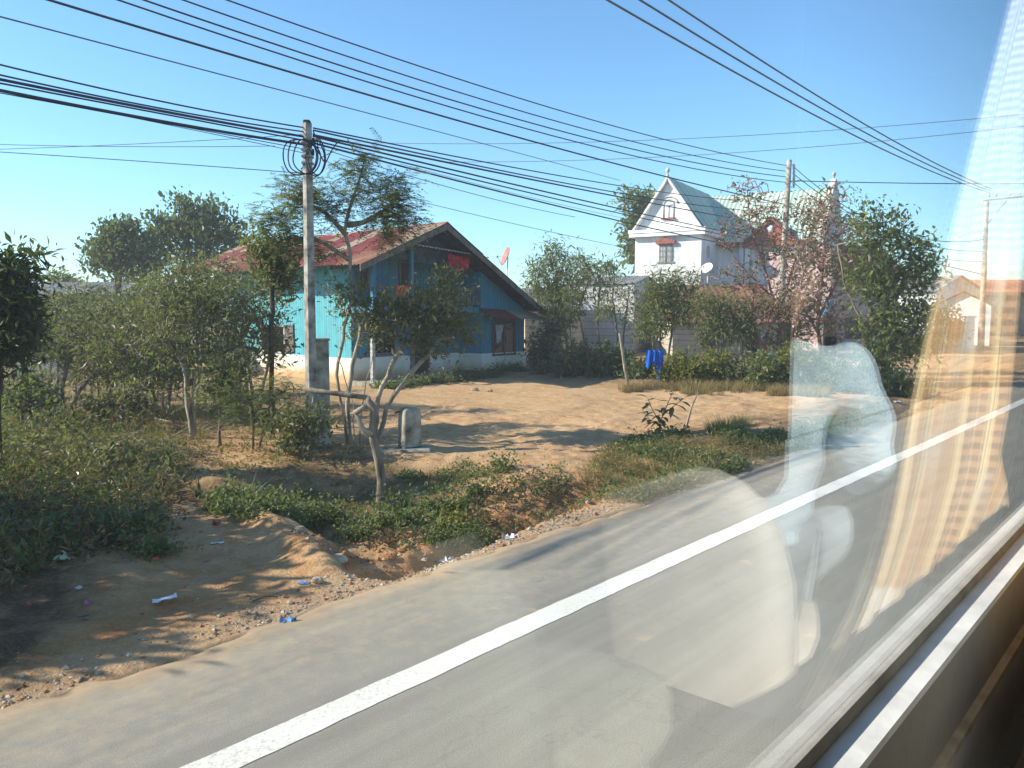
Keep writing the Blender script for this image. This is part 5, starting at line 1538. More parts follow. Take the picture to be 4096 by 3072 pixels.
weed_patch('weeds', 'mixed green weeds over the rubbish strewn ground on the left', area([(-900, 1650), (250, 1640), (640, 1780), (760, 1900), (640, 2060), (760, 2180), (560, 2260), (100, 2330), (-900, 2300)], 1, .58), 1100, 71, 'leaf_weed', .085, .045, .20, kind='stuff')
weed_patch('tall_weeds', 'tall ragged weeds standing above the rubbish strewn ground on the left', area([(-900, 1650), (250, 1640), (620, 1760), (560, 1930), (200, 1960), (-900, 1950)], 11, .54, .8), 600, 79, 'leaf_olive', .12, .045, .42, kind='stuff')
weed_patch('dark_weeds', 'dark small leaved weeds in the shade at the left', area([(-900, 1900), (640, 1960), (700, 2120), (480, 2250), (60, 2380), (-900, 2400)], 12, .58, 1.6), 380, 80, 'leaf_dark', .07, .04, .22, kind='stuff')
weed_patch('dry_weeds', 'brown dry weeds between the green ones on the left', area([(-900, 1640), (640, 1700), (760, 1900), (640, 2060), (700, 2140), (100, 2300), (-900, 2300)], 5, .38, 2.0), 2300, 72, 'straw', .12, .014, .26, kind='stuff')
weed_patch('creeping_weeds', 'green creeping weeds in the hollow and along the ditch', area([(830, 2010), (1250, 1990), (1420, 2120), (1380, 2180), (1200, 2140), (860, 2060)], 2, .48), 430, 73, 'leaf_weed', .06, .04, .09, kind='stuff')
weed_patch('verge_weeds', 'low green weeds over the verge right of the drive', area([(2260, 2040), (2420, 1760), (2700, 1740), (3000, 1760), (3300, 1690), (3560, 1610), (3500, 1680), (2950, 1890), (2560, 2010)], 3, .52), 1700, 74, 'leaf_weed', .07, .04, .09, kind='stuff')
weed_patch('verge_grass', 'dry grass along the verge right of the drive', area([(2260, 2050), (2420, 1800), (3000, 1780), (3560, 1620), (3520, 1680), (2900, 1910), (2560, 2030)], 6, .42, 1.7), 1700, 75, 'straw', .10, .012, .09, kind='stuff')
weed_patch('yard_weeds', 'patches of low weeds around the concrete block', area([(1550, 1880), (1900, 1850), (2000, 1960), (1900, 2020), (1650, 1960)], 4, .52, 2.2), 200, 76, 'leaf_weed', .05, .03, .07, kind='stuff')
weed_patch('ground_litter', 'fallen dry leaves under the shrubs', area([(-700, 1640), (1300, 1640), (1500, 1900), (1500, 2100), (700, 1950), (-700, 1900)], 7, .2), 1900, 77, 'straw', .07, .03, .015, kind='stuff')
weed_patch('edging_plants', 'strip of dark low plants before the porch slab of the blue house', lambda r, n: (r.uniform(16.9, 24.2, n), r.normal(21.0, .22, n)), 620, 78, 'leaf_weed', .10, .06, .16, kind='stuff')
def blades(name, label, fn, n, seed, leafm, hgt, W_):
    r = rs(seed); S, T = fn(r, n); n = len(S); P0 = DV * S[:, None] + NV * T[:, None]; P0[:, 2] = gz(S, T) - .01
    P = np.repeat(P0, 14, 0) + r.normal(size=(n * 14, 3)) * [.05, .05, 0]; n = len(P)
    a = r.uniform(0, 6.28, n); o = np.stack([np.cos(a), np.sin(a), np.zeros(n)], 1); L = hgt * r.uniform(.4, 1.15, n)
    side = np.stack([-np.sin(a), np.cos(a), np.zeros(n)], 1); ln = r.uniform(.15, .9, n)
    V = []
    for v in (0, .55, 1):
        q = P + np.array([0, 0, 1]) * (L * (v - .3 * v * v * ln))[:, None] + o * (L * v * v * ln)[:, None]; w_ = W_ * (1 - .92 * v); V += [q - side * w_ / 2, q + side * w_ / 2]
    V = np.stack(V, 1); k = np.arange(n)[:, None] * 6
    b = MB(); t_ = np.clip(np.repeat(r.uniform(0, 1, n // 14), 14) * .6 + r.uniform(0, .4, n), 0, 1)
    b.add(V.reshape(-1, 3), np.concatenate([k + np.array([[0, 1, 3, 2]]), k + np.array([[2, 3, 5, 4]])]), 0, False, np.concatenate([t_, t_]))
    return tag(b.build(name, M[leafm]), label, kind='stuff')


blades('grass', 'ragged green grass mixed into the weeds on the left', area([(-900, 1640), (640, 1740), (740, 1900), (620, 2080), (100, 2330), (-900, 2350)], 21, .52, 1.1), 650, 700, 'leaf_weed', .28, .011)
blades('dry_grass', 'dry grass stalks over the weeds on the left', area([(-900, 1640), (900, 1640), (740, 1900), (640, 2100), (100, 2330), (-900, 2350)], 22, .42, 1.5), 1100, 701, 'straw', .34, .009)
blades('verge_tall_grass', 'tufts of mixed grass on the verge right of the drive', area([(2280, 2050), (2420, 1780), (3000, 1770), (3560, 1620), (3520, 1680), (2900, 1910), (2560, 2030)], 23, .52, 1.6), 800, 702, 'leaf_bamboo', .15, .010)
blades('bank_grass', 'dry grass on the bank below the hedge', area([(2480, 1570), (3300, 1590), (3350, 1540), (2480, 1530)], 24, .35, 1.2), 900, 703, 'straw', .35, .014)
blades('yard_grass', 'sparse short grass around the hollow', area([(800, 1950), (1500, 1850), (2050, 1900), (1900, 2120), (1400, 2150), (900, 2080)], 25, .50, 1.8), 420, 704, 'leaf_weed', .10, .008)
weed_patch('dead_weeds', 'brown dead weeds and leaf trash among the green weeds on the left', area([(-900, 1700), (640, 1800), (740, 1950), (640, 2120), (200, 2330), (-900, 2450)], 31, .35, 2.2), 2800, 711, 'deadleaf', .08, .03, .12, kind='stuff')
r_ = rs(720); fn_ = area([(-900, 1700), (560, 1780), (700, 1950), (860, 2150), (500, 2330), (250, 2560), (-900, 2600)], 32, .30, 1.0); S_a, T_a = fn_(r_, 260)
rub = MB()
for s0_, t0_ in zip(S_a, T_a):
    c = W(s0_, t0_, float(gz(s0_, t0_)) + r_.uniform(.015, .10)); a = r_.uniform(0, 6.28); w_, h_ = r_.uniform(.012, .045), r_.uniform(.01, .03); ax = np.array([math.cos(a), math.sin(a), r_.uniform(-.3, .3)]); ay = np.array([-math.sin(a), math.cos(a), r_.uniform(-.4, .6)])
    q_ = np.array([[c + ax * w_ * u + ay * h_ * v + [0, 0, r_.uniform(-.01, .01)] for u in (-1, 0, 1)] for v in (-1, 0, 1)]); k_ = int(r_.choice(5, p=[.5, .2, .1, .08, .12]))
    rub.grid(q_, k_); rub.grid((q_ - [0, 0, .003])[:, ::-1], k_)
RUBM = [mat('rubbish_white', (.42, .41, .38), .6, .25, 8, .3, bump=0), mat('rubbish_grey', (.30, .31, .31), .6, .25, 8, .3, bump=0), mat('rubbish_red', (.45, .07, .06), .6, .2, 8, .3, bump=0), mat('rubbish_pink', (.5, .1, .3), .6, .2, 8, .3, bump=0), mat('rubbish_blue', (.12, .25, .42), .6, .2, 8, .3, bump=0)]
tag(rub.build('rubbish', RUBM), 'small scattered rubbish scraps among the weeds', kind='stuff')
weed_patch('bank_weeds', 'dry and green weeds scattered over the ditch bank by the drive', area([(1560, 2060), (2050, 1960), (2280, 1960), (2240, 2060), (1900, 2180), (1600, 2230)], 41, .52, 2.0), 140, 730, 'leaf_weed', .06, .035, .09, kind='stuff')
weed_patch('bank_litter', 'dead leaves and stalks on the ditch bank', area([(1450, 2100), (2050, 1960), (2300, 1960), (2240, 2080), (1900, 2190), (1500, 2260)], 42, .40, 2.0), 420, 731, 'deadleaf', .07, .02, .04, kind='stuff')
cl = 'low green weed clumps between the drive and the ditch'
for i, (px, py, rr, lbl) in enumerate(((2000, 2030, .22, 'round dark green weed clump nearest the drive mouth'), (1800, 2040, .28, 'wide green weed clump left of the round one by the drive'), (1640, 2090, .22, 'green weed clump at the lip of the ditch'), (1720, 2060, .16, 'small green weed clump between two larger ones'),
                                       (1790, 2120, .20, 'yellowish weed clump on the ditch bank'), (1890, 2165, .26, 'green weed clump inside the ditch by the asphalt'), (1430, 2160, .18, 'small weed clump on the orange bank near the culvert'), (1570, 2030, .24, 'weed clump beside the blue scrap of plastic'),
                                       (1330, 2080, .28, 'bushy weed clump in the middle of the hollow'), (1900, 1990, .18, 'weed clump in the shade left of the drive mouth'), (620, 2220, .20, 'weed clump alone on the bare sandy verge'), (1180, 2070, .30, 'bright weed clump below the strap leaves'),
                                       (1760, 2230, .16, 'straggling weed clump at the end of the ditch'), (1530, 2110, .16, 'tiny weed clump above the red bank'))):
    c = G(px, py); s0_, t0_ = st(c)
    weed_patch('weed_clump', lbl, lambda r, n, s0=s0_, t0=t0_, q=rr: (s0 + r.normal(size=n) * q * .55, t0 + r.normal(size=n) * q * .55), int(60 * rr / .2), 300 + i, ('leaf_weed', 'leaf_weed', 'leaf_yellow')[2 if i == 4 else 0], .055, .035, .15, group=cl, cat='weed clump')  # low leafy clumps of weeds, not woody shrubs

# stones: gravel along the asphalt, and single rocks
M['stone'] = mat('pale_stone', (.42, .35, .26), .9, .5, 9, .2, bump=.4)
M['redstone'] = mat('red_clod', (.34, .17, .08), .95, .5, 9, .1, bump=.5)


def rock_verts(r, c, sz):
    v = np.array([[0, 0, 1.0], [.9, 0, .2], [.28, .85, .2], [-.72, .53, .2], [-.72, -.53, .2], [.28, -.85, .2], [0, 0, -.5]])
    v = v * r.uniform(.65, 1.3, (7, 1)) * sz * np.array([1, r.uniform(.6, 1), r.uniform(.4, .8)])
    a = r.uniform(0, 6.28); ca, sa = math.cos(a), math.sin(a)
    return v @ np.array([[ca, -sa, 0], [sa, ca, 0], [0, 0, 1]]).T + c


RF = np.array([[0, 1, 2], [0, 2, 3], [0, 3, 4], [0, 4, 5], [0, 5, 1], [6, 2, 1], [6, 3, 2], [6, 4, 3], [6, 5, 4], [6, 1, 5]])
b = MB(); r_ = rs(81)
for k in range(2600):
    s = r_.uniform(.5, 26); s = 26 * (s / 26) ** 1.25 + .2; t = 5.98 + abs(r_.normal()) * .24 - .10
    if vnoise(s * .8, .5, 5) < .35 and r_.uniform() < .7: continue
    b.add(rock_verts(r_, W(s, t, float(gz(s, t)) if t > 5.75 else 0), r_.uniform(.008, .032) * (1.6 if r_.uniform() < .06 else 1)), RF, int(r_.uniform() < .3))
for k in range(900):
    s, t = r_.uniform(.5, 18), r_.uniform(6.1, 13)
    b.add(rock_verts(r_, W(s, t, float(gz(s, t))), r_.uniform(.006, .025)), RF, int(r_.uniform() < .6))
for k in range(1100):
    s, t = 4.9 + abs(r_.normal()) * 3.0, r_.normal(6.9, .45)
    if s > 13 or t < 6.0: continue
    b.add(rock_verts(r_, W(s, t, float(gz(s, t))), r_.uniform(.012, .045) * (1.7 if r_.uniform() < .07 else 1)), RF, int(r_.uniform() < .75))
tag(b.build('gravel', [M['stone'], M['redstone']]), 'loose gravel and clods along the asphalt edge', kind='stuff')
for i, (px, py, sz, m_, lb_) in enumerate(((1345, 2245, .13, 'stone', 'grey rounded stone at the end of the culvert rim'), (1200, 2130, .09, 'stone', 'pale flat stone on the culvert rim'), (1260, 2090, .07, 'redstone', 'brown clod of earth near the rim'), (1720, 1650, .09, 'stone', 'white stone by the edging plants'), (1900, 1562, .14, 'stone', 'heap of pale rubble stone near the house front'), (1960, 1566, .10, 'stone', 'pale broken stone right of the rubble stone'),
                                         (1270, 2330, .06, 'stone', 'small pale stone near the road side of the rim'), (1620, 2235, .10, 'redstone', 'large red clod in the ditch'), (1560, 2250, .08, 'redstone', 'red clod fallen near the culvert mouth'), (690, 1925, .16, 'stone', 'broken concrete lump at the upper end of the rim'), (1240, 2075, .10, 'redstone', 'orange clod among the creeping weeds'))):
    r_ = rs(400 + i); b = MB(); c = G(px, py, .02)
    V = []; 
    th = np.linspace(0, 2 * math.pi, 11, endpoint=False)
    for v, k in ((-.5, .7), (0, 1), (.45, .85), (.8, .5)):
        for a in th: V.append([math.cos(a) * k * r_.uniform(.85, 1.15), math.sin(a) * k * .75 * r_.uniform(.85, 1.15), v * .7 + r_.uniform(-.06, .06)])
    f = [(i_ * 11 + j, i_ * 11 + (j + 1) % 11, i_ * 11 + 11 + (j + 1) % 11, i_ * 11 + 11 + j) for i_ in range(3) for j in range(11)] + [tuple(range(33, 44))]
    b.add(np.array(V) * sz + c, f, 0, False); tag(b.build('rock', M[m_]), lb_, 'rock')

# culvert: a short concrete pipe mouth under the earthen rim
cm = W(4.88, 6.62, -.62); cu = thing('culvert', cm, 'dark culvert mouth in the ditch beside the road', 'culvert')
b = MB(); ax = -DV
b.lathe([(.24, 0), (.24, 1.3), (.19, 1.3), (.19, 0), (.24, 0)], cm + DV * .10, 20, ax); b.build('pipe', M['concrete'], cu)

# litter
def paper(name, label, px, py, w, h, m_, seed, lift=.012, crumple=.02, cat='litter', rz=0.0, tilt=0.0):
    r = rs(seed); c = G(px, py); n = 7
    u = np.linspace(-.5, .5, n); X, Y = np.meshgrid(u * w, u * h, indexing='ij')
    Zc = r.normal(size=(n, n)) * crumple + X * tilt
    X = X + r.normal(size=(n, n)) * crumple * .5
    ca, sa = math.cos(rz), math.sin(rz)
    Q = np.stack([c[0] + X * ca - Y * sa, c[1] + X * sa + Y * ca, np.zeros_like(X)], -1)
    sx, sy = DV[0] * Q[..., 0] + DV[1] * Q[..., 1], NV[0] * Q[..., 0] + NV[1] * Q[..., 1]
    zg = gz(sx, sy); Q[..., 2] = np.maximum(zg + .01, zg.mean() + lift + Zc)
    b = MB(); b.grid(Q); b.grid((Q - [0, 0, .004])[:, ::-1])
    return tag(b.build(name, m_), label, cat)


lw = mat('white_litter', (.72, .72, .72), .6, .15, 8, .3, bump=0); lbk = mat('blue_litter', (.12, .28, .5), .6, .2, 8, .3, bump=0)
lpk = mat('pink_litter', (.6, .12, .25), .6, .2, 8, .3, bump=0); lrd = mat('red_litter', (.5, .07, .06), .6, .2, 8, .3, bump=0); lgr = mat('grey_litter', (.35, .37, .38), .6, .2, 8, .3, bump=0); lgn = mat('pale_green_litter', (.45, .6, .35), .6, .2, 8, .3, bump=0)
for a in (('carton', 'flattened white carton lying on the bare sandy verge', 660, 2415, .20, .10, lw, 1, .05, .006, .5, .15), ('plastic_scrap', 'crumpled pale blue plastic scrap in the tree shadow near the road', 1150, 2490, .12, .08, lbk, 2, .03, .025, .3, 0), ('plastic_scrap', 'flat blue plastic scrap near the culvert rim', 1215, 2335, .11, .05, lbk, 3, .01, .01, .1, 0),
          ('plastic_bag', 'white plastic bag crumpled in the ditch end', 1785, 2238, .16, .10, lw, 4, .04, .03, .4, 0), ('paper_scrap', 'white paper scrap at the right end of the ditch', 2035, 2155, .14, .10, lw, 5, .02, .025, .2, 0), ('paper_scrap', 'white paper scrap left of the similar scrap by the ditch end', 1990, 2140, .10, .14, lw, 6, .05, .03, 1.2, .4),
          ('plastic_bag', 'blue white crumpled bag among the weed clumps', 1572, 2028, .18, .12, lbk, 7, .05, .035, .2, 0), ('plastic_bag', 'white and red plastic bag in the weeds at the left edge', 95, 1815, .30, .30, lw, 8, .12, .05, .2, 0), ('paper_scrap', 'pale green scrap shining among the left weeds', 250, 2250, .14, .08, lgn, 9, .05, .02, .4, 0),
          ('plastic_scrap', 'magenta plastic scrap among the left weeds', 345, 2155, .10, .06, lpk, 10, .08, .02, .2, 0), ('plastic_scrap', 'red plastic scrap at the left edge of the view', 60, 2065, .14, .08, lrd, 11, .1, .02, .3, 0), ('plastic_scrap', 'red scrap beside the culvert rim weeds', 865, 2105, .09, .06, lrd, 12, .05, .02, .3, .2),
          ('plastic_bag', 'grey plastic bag among dark weeds at the left edge', 25, 2120, .22, .16, lgr, 13, .1, .03, .2, 0), ('paper_scrap', 'pale cardboard scraps at the upper weeds edge', 590, 2055, .30, .12, lw, 14, .06, .03, .1, 0), ('plastic_cup', 'white plastic cup stuck in the verge weeds', 2385, 1998, .08, .08, lw, 15, .1, .02, .2, .2), ('paper_scrap', 'pinkish paper scraps near the verge weeds edge', 2300, 2030, .18, .08, mat('faded_pink_litter', (.6, .42, .38), .7, .2, 8, .2, bump=0), 16, .03, .02, .3, 0),
          ('paper_scrap', 'white paper scrap at the roadside under the leafy tree', 3590, 1612, .22, .1, lw, 17, .03, .02, .1, 0), ('paper_scrap', 'pink paper scrap on the bare sandy verge', 830, 2245, .06, .04, lpk, 18, .01, .006, .2, 0), ('paper_scrap', 'flat white paper strip at the edge of the left weeds', 870, 2175, .14, .04, lw, 19, .01, .005, .3, 0)):
    paper(a[0], a[1], a[2], a[3], a[4], a[5], a[6], a[7], a[8], a[9], 'litter', a[10], a[11])
b = MB(); b.tube([G(1010, 2412, .015), G(1060, 2398, .03), G(1112, 2393, .015)], [.008, .007, .004], 5)
tag(b.build('twig', M['darkbark']), 'short curved brown twig on the bare sandy verge', 'twig')
r_ = rs(90)
for i, (pts, lb_) in enumerate(((((430, 1765), (520, 1770), (570, 1800), (560, 1830)), 'curved pale dead branch lying on the left weeds'), (((640, 1800), (760, 1740), (900, 1720), (1010, 1668)), 'long thin dead branch lying under the grey stemmed shrub'), (((620, 1690), (740, 1730), (860, 1750)), 'dead branch crossing the bare ground below the shrubs'))):
    q = np.array([G(px, py, .10 + .08 * (k % 2)) for k, (px, py) in enumerate(pts)]); b = MB(); b.tube(q, np.linspace(.02, .007, len(q)), 6); 
    for k in range(3):
        p = q[1] + (q[2] - q[1]) * r_.uniform(0, 1); b.tube([p, p + r_.normal(size=3) * [.25, .15, .08] + [0, 0, .08]], [.008, .003], 4)
    tag(b.build('dead_branch', M['palebark']), lb_, 'branch')
# brushwood heap
bh = thing('brushwood_heap', G(640, 1830), 'tangled heap of dark brushwood at the end of the left weeds', 'brushwood')
r_ = rs(92); b = MB(); c = G(640, 1830)
for k in range(150):
    p = c + np.array([r_.normal() * .42, r_.normal() * .3, abs(r_.normal()) * .16]); d = rand_dirs(r_, 1)[0] * [1, 1, .35]
    L = r_.uniform(.2, .6); b.tube([p - d * L / 2, p + [0, 0, .03], p + d * L / 2], [.009, .007, .003], 3, caps=False)
b.build('twigs', M['bark'], bh)
b = MB(); P = np.tile(c, (260, 1)) + r_.normal(size=(260, 3)) * [.42, .3, .06] + [0, 0, .16]; b.leaves(P, rand_dirs(r_, 260), np.tile([0, 0, 1.0], (260, 1)) + r_.normal(size=(260, 3)) * .5, .08, .035, .1, 0, r_.uniform(0, .6, 260)); b.build('leaves', M['leaf_olive'], bh)
# far things by the shed
M['orange'] = mat('orange_glaze', (.55, .14, .04), .5, .2, 4, .4, bump=0)
c = at(3830, 1310, 58); b = MB(); b.lathe([(0, -.62), (.38, -.6), (.5, -.2), (.5, .15), (.36, .45), (.2, .55), (.22, .64), (0, .64)], c, 16)
j_ = thing('water_jar', c + [0, 0, -.6], 'large orange water jar in front of the white shed', 'jar'); b.build('body', M['orange'], j_)
b = MB(); zb = c[2] - .6; b.box([c[0], c[1], zb / 2], (1.1, 1.0, max(zb, .2)), bevel=.05); b.build('stand', M['concrete'], j_)
c = at(3876, 1320, 55); zt_ = at(3876, 1270, 55)[2]; b = MB(); b.box([c[0], 55, zt_ / 2], (.55, .5, zt_), bevel=.04); gtp = thing('gate_pillar', [c[0], 55, 0], 'white gate pillar at the left of the far pale pole', 'pillar'); b.build('shaft', M['whitewall'], gtp)
b = MB(); b.box([c[0], 55, zt_ + .06], (.68, .63, .12), bevel=.03); b.build('cap', M['whitewall'], gtp)
M['bluedrum'] = mat('blue_plastic', (.10, .30, .55), .5, .2, 4, .4, bump=0)
for px, py, lb_ in ((3312, 1235, 'blue plastic drum glimpsed through twigs, upper of the two'), (3316, 1315, 'blue plastic drum glimpsed through reeds, lower of the two')):
    c = at(px, py, 36); d_ = thing('plastic_drum', c, lb_, 'drum'); b = MB(); b.lathe([(0, -.34), (.24, -.34), (.26, -.2), (.25, 0), (.26, .2), (.24, .34), (.1, .36), (0, .36)], c, 16); b.build('body', M['bluedrum'], d_)
    b = MB(); b.lathe([(0, 0), (.05, 0), (.05, .04), (0, .04)], c + [.1, 0, .355], 8); b.build('cap', M['bluedrum'], d_)
    if c[2] > .4:
        b = MB(); b.box([c[0], c[1], (c[2] - .345) / 2], (.6, .6, c[2] - .345)); b.build('stand', M['timber'], d_)

# =============================================================== the bus we look out of
GT = .40                                     # inner face of the window glass, metres from the eye
M['buspaint'] = mat('cream_bus_paint', (.55, .53, .47), .4, .15, 3, .5, bump=0)
M['lining'] = mat('grey_lining', (.05, .05, .052), .85, .08, 5, .2, bump=.1)
M['alu'] = mat('worn_aluminium_sill', (.66, .66, .64), .55, .14, 8, .4, bump=.15)
M['rubber'] = mat('dusty_rubber', (.30, .28, .235), .9, .2, 9, .15, bump=.1)
M['darkpanel'] = mat('dark_grey_panel', (.26, .245, .22), .6, .08, 9, .3)
M['tanstrip'] = mat('tan_trim_strip', (.42, .35, .27), .6, .25, 9, .3)
M['greypanel'] = mat('grey_moulded_panel', (.46, .45, .44), .7, .08, 12, .3, bump=.2, bscale=160)
M['seatcloth'] = None


def pane_material():
    """clean float glass: see-through, mirror reflection growing towards grazing angles"""
    m = NT('window_glass')
    g = m.n('NewGeometry'); dt = m.n('VectorMath', _operation='DOT_PRODUCT')
    m.l(g.outputs['Normal'], dt.inputs[0]); m.l(g.outputs['Incoming'], dt.inputs[1])
    c = m.math('ABSOLUTE', dt.outputs['Value'])
    f = m.math('ADD', .04, m.math('MULTIPLY', .96, m.math('POWER', m.math('SUBTRACT', 1.0, c, True), 5.0)))
    tr = m.n('BsdfTransparent'); tr.inputs[0].default_value = (.99, .995, .99, 1)
    gl = m.n('BsdfGlossy', Roughness=0.0); gl.inputs[0].default_value = (1, 1, 1, 1)
    m.l(f, gl.inputs[0])
    dim = m.math('SUBTRACT', 1.0, m.math('MULTIPLY', 1.0, m.math('MAXIMUM', 0.0, m.math('SUBTRACT', f, .13))), True)
    cc_ = m.n('CombineColor')
    for i_ in range(3): m.l(dim, cc_.inputs[i_])
    m.l(cc_.outputs[0], tr.inputs[0])
    mx = m.n('AddShader'); m.l(tr.outputs[0], mx.inputs[0]); m.l(gl.outputs[0], mx.inputs[1]); m.l(mx.outputs[0], m.out.inputs[0])
    return m.m


M['pane'] = pane_material()
bus = thing('bus', W(.5, -.7, 0), 'bus the view is taken from, its grey window sill in the lower right corner', 'bus')


def wbox(b, s0, s1, t0, t1, z0, z1, mat=0):
    b.hexa([W(s0, t0, z0), W(s1, t0, z0), W(s1, t1, z0), W(s0, t1, z0)], [W(s0, t0, z1), W(s1, t0, z1), W(s1, t1, z1), W(s0, t1, z1)], mat)


def rail(name, poly, m_, s0=-1.4, s1=3.4):
    """a moulding along the window: (t, z) outline run along the bus"""
    b = MB(); b.prism([W(s0, t, z) for t, z in poly], DV * (s1 - s0)); return b.build(name, m_, bus)


S0, S1, SF = -1.4, 3.4, 5.2
zs = H - .637
b = MB()
wbox(b, -3, SF, -1.95, .46, 3.96, 4.06)                       # roof
wbox(b, -3, SF, -1.95, -1.88, .45, 3.958)                     # far side
wbox(b, -3, -2.93, -1.878, .46, .45, 3.958); wbox(b, SF - .07, SF, -1.878, .46, .45, 3.958)
wbox(b, -2.928, SF - .072, .404, .46, .45, 1.64)              # window side below
wbox(b, -2.928, S0, .404, .46, 1.642, 3.958); wbox(b, S1, SF - .072, .404, .46, 1.642, 3.958)
wbox(b, S0 + .002, S1 - .002, .404, .46, 3.905, 3.958)
b.build('body', M['buspaint'], bus)
b = MB(); wbox(b, -2.92, SF - .08, -1.87, .40, 1.25, 1.35); b.build('floor_panel', M['darkpanel'], bus)
b = MB(); wbox(b, -2.92, SF - .08, -1.87, .40, 3.93, 3.956); wbox(b, -2.92, SF - .08, -1.876, -1.85, 1.352, 3.928); wbox(b, SF - .12, SF - .082, -1.848, .40, 1.352, 3.928)
wbox(b, -2.925, -2.9, -1.848, .40, 1.352, 3.928); wbox(b, S1 + .01, SF - .122, .385, .402, 1.352, 3.928); wbox(b, -2.898, S0 - .01, .385, .402, 1.352, 3.928)
b.build('lining_panel', M['lining'], bus)
rail('window_sill', [(.402, zs), (.345, zs - .003), (.345, zs - .018), (.402, zs - .018)], M['alu'])
rail('inner_panel', [(.402, zs - .0185), (.349, zs - .0185), (.349, H - .83), (.402, H - .83)], M['darkpanel'])
rail('trim_strip', [(.402, H - .8305), (.352, H - .8305), (.334, H - .836), (.334, H - .852), (.402, H - .852)], M['tanstrip'])
rail('lower_panel', [(.402, H - .8525), (.336, H - .8525), (.338, H - 1.19), (.402, H - 1.19)], M['greypanel'])
rail('heater_duct', [(.402, H - 1.191), (.27, H - 1.191), (.262, H - 1.20), (.262, 1.352), (.402, 1.352)], M['buspaint'])
rail('window_seal', [(.412, zs + .001), (.394, zs + .001), (.396, zs + .014), (.399, zs + .020), (.412, zs + .020)], M['rubber'])
zt_low = H - .404 * GT                        # top of the fixed lower pane
zt_low = 2.438
for sa, za, zb in ((S0 + .003, zs + .021, zt_low), (.985, zt_low + .001, 3.90)):     # fixed lower light and the slid-forward upper light
    b = MB()
    for t in (GT, GT + .005):
        b.add([W(sa, t, za), W(S1 - .003, t, za), W(S1 - .003, t, zb), W(sa, t, zb)], [(0, 1, 2, 3)])
    b.build('window_pane', M['pane'], bus)
for s in (-1.9, 3.9):
    for t in (-1.75, .18):
        b = MB(); b.lathe([(.20, -.02), (.46, -.02), (.5, .02), (.5, .22), (.46, .26), (.2, .26)], W(s, t, .5), 24, NV); b.lathe([(0, .05), (.26, .05), (.27, .0)], W(s, t, .5), 20, NV)
        b.build('wheel', M['rubber'], bus)


def brocade():
    m = NT('embroidered_seat_cloth'); co = m.coords()
    v = m.n('TexVoronoi', Scale=9.0, _feature='DISTANCE_TO_EDGE'); nz = m.n('TexNoise', Scale=3.0, Detail=3.0)
    m.l(co, nz.inputs['Vector'])
    wv = m.n('VectorMath', _operation='ADD'); m.l(co, wv.inputs[0]); m.l(nz.outputs['Color'], wv.inputs[1]); m.l(wv.outputs[0], v.inputs['Vector'])
    w2 = m.n('TexWave', Scale=5.0, Distortion=7.0, Detail=2.0); m.l(co, w2.inputs['Vector'])
    k = m.ramp(w2.outputs['Fac'], [(.42, 0.0), (.5, 1.0), (.58, 0.0)])
    c = m.mix(m.ramp(v.outputs['Distance'], [(.02, .5), (.08, 0.0)]), (.36, .37, .29), (.50, .50, .43))
    c = m.mix(m.math('MULTIPLY', k, .5), c, (.36, .38, .28))
    m.surf(c, .9, .15, m.noise(90, 3, .6, co), .3, .005)
    return m.m


M['brocade'] = brocade()
M['blackcloth'] = mat('black_blocker_cloth', (.012, .012, .013), .95, .1, 8, .05, bump=.1)
M['creamcloth'] = mat('cream_seat_cover', (.62, .59, .52), .9, .15, 6, .1, bump=.25, bscale=70)


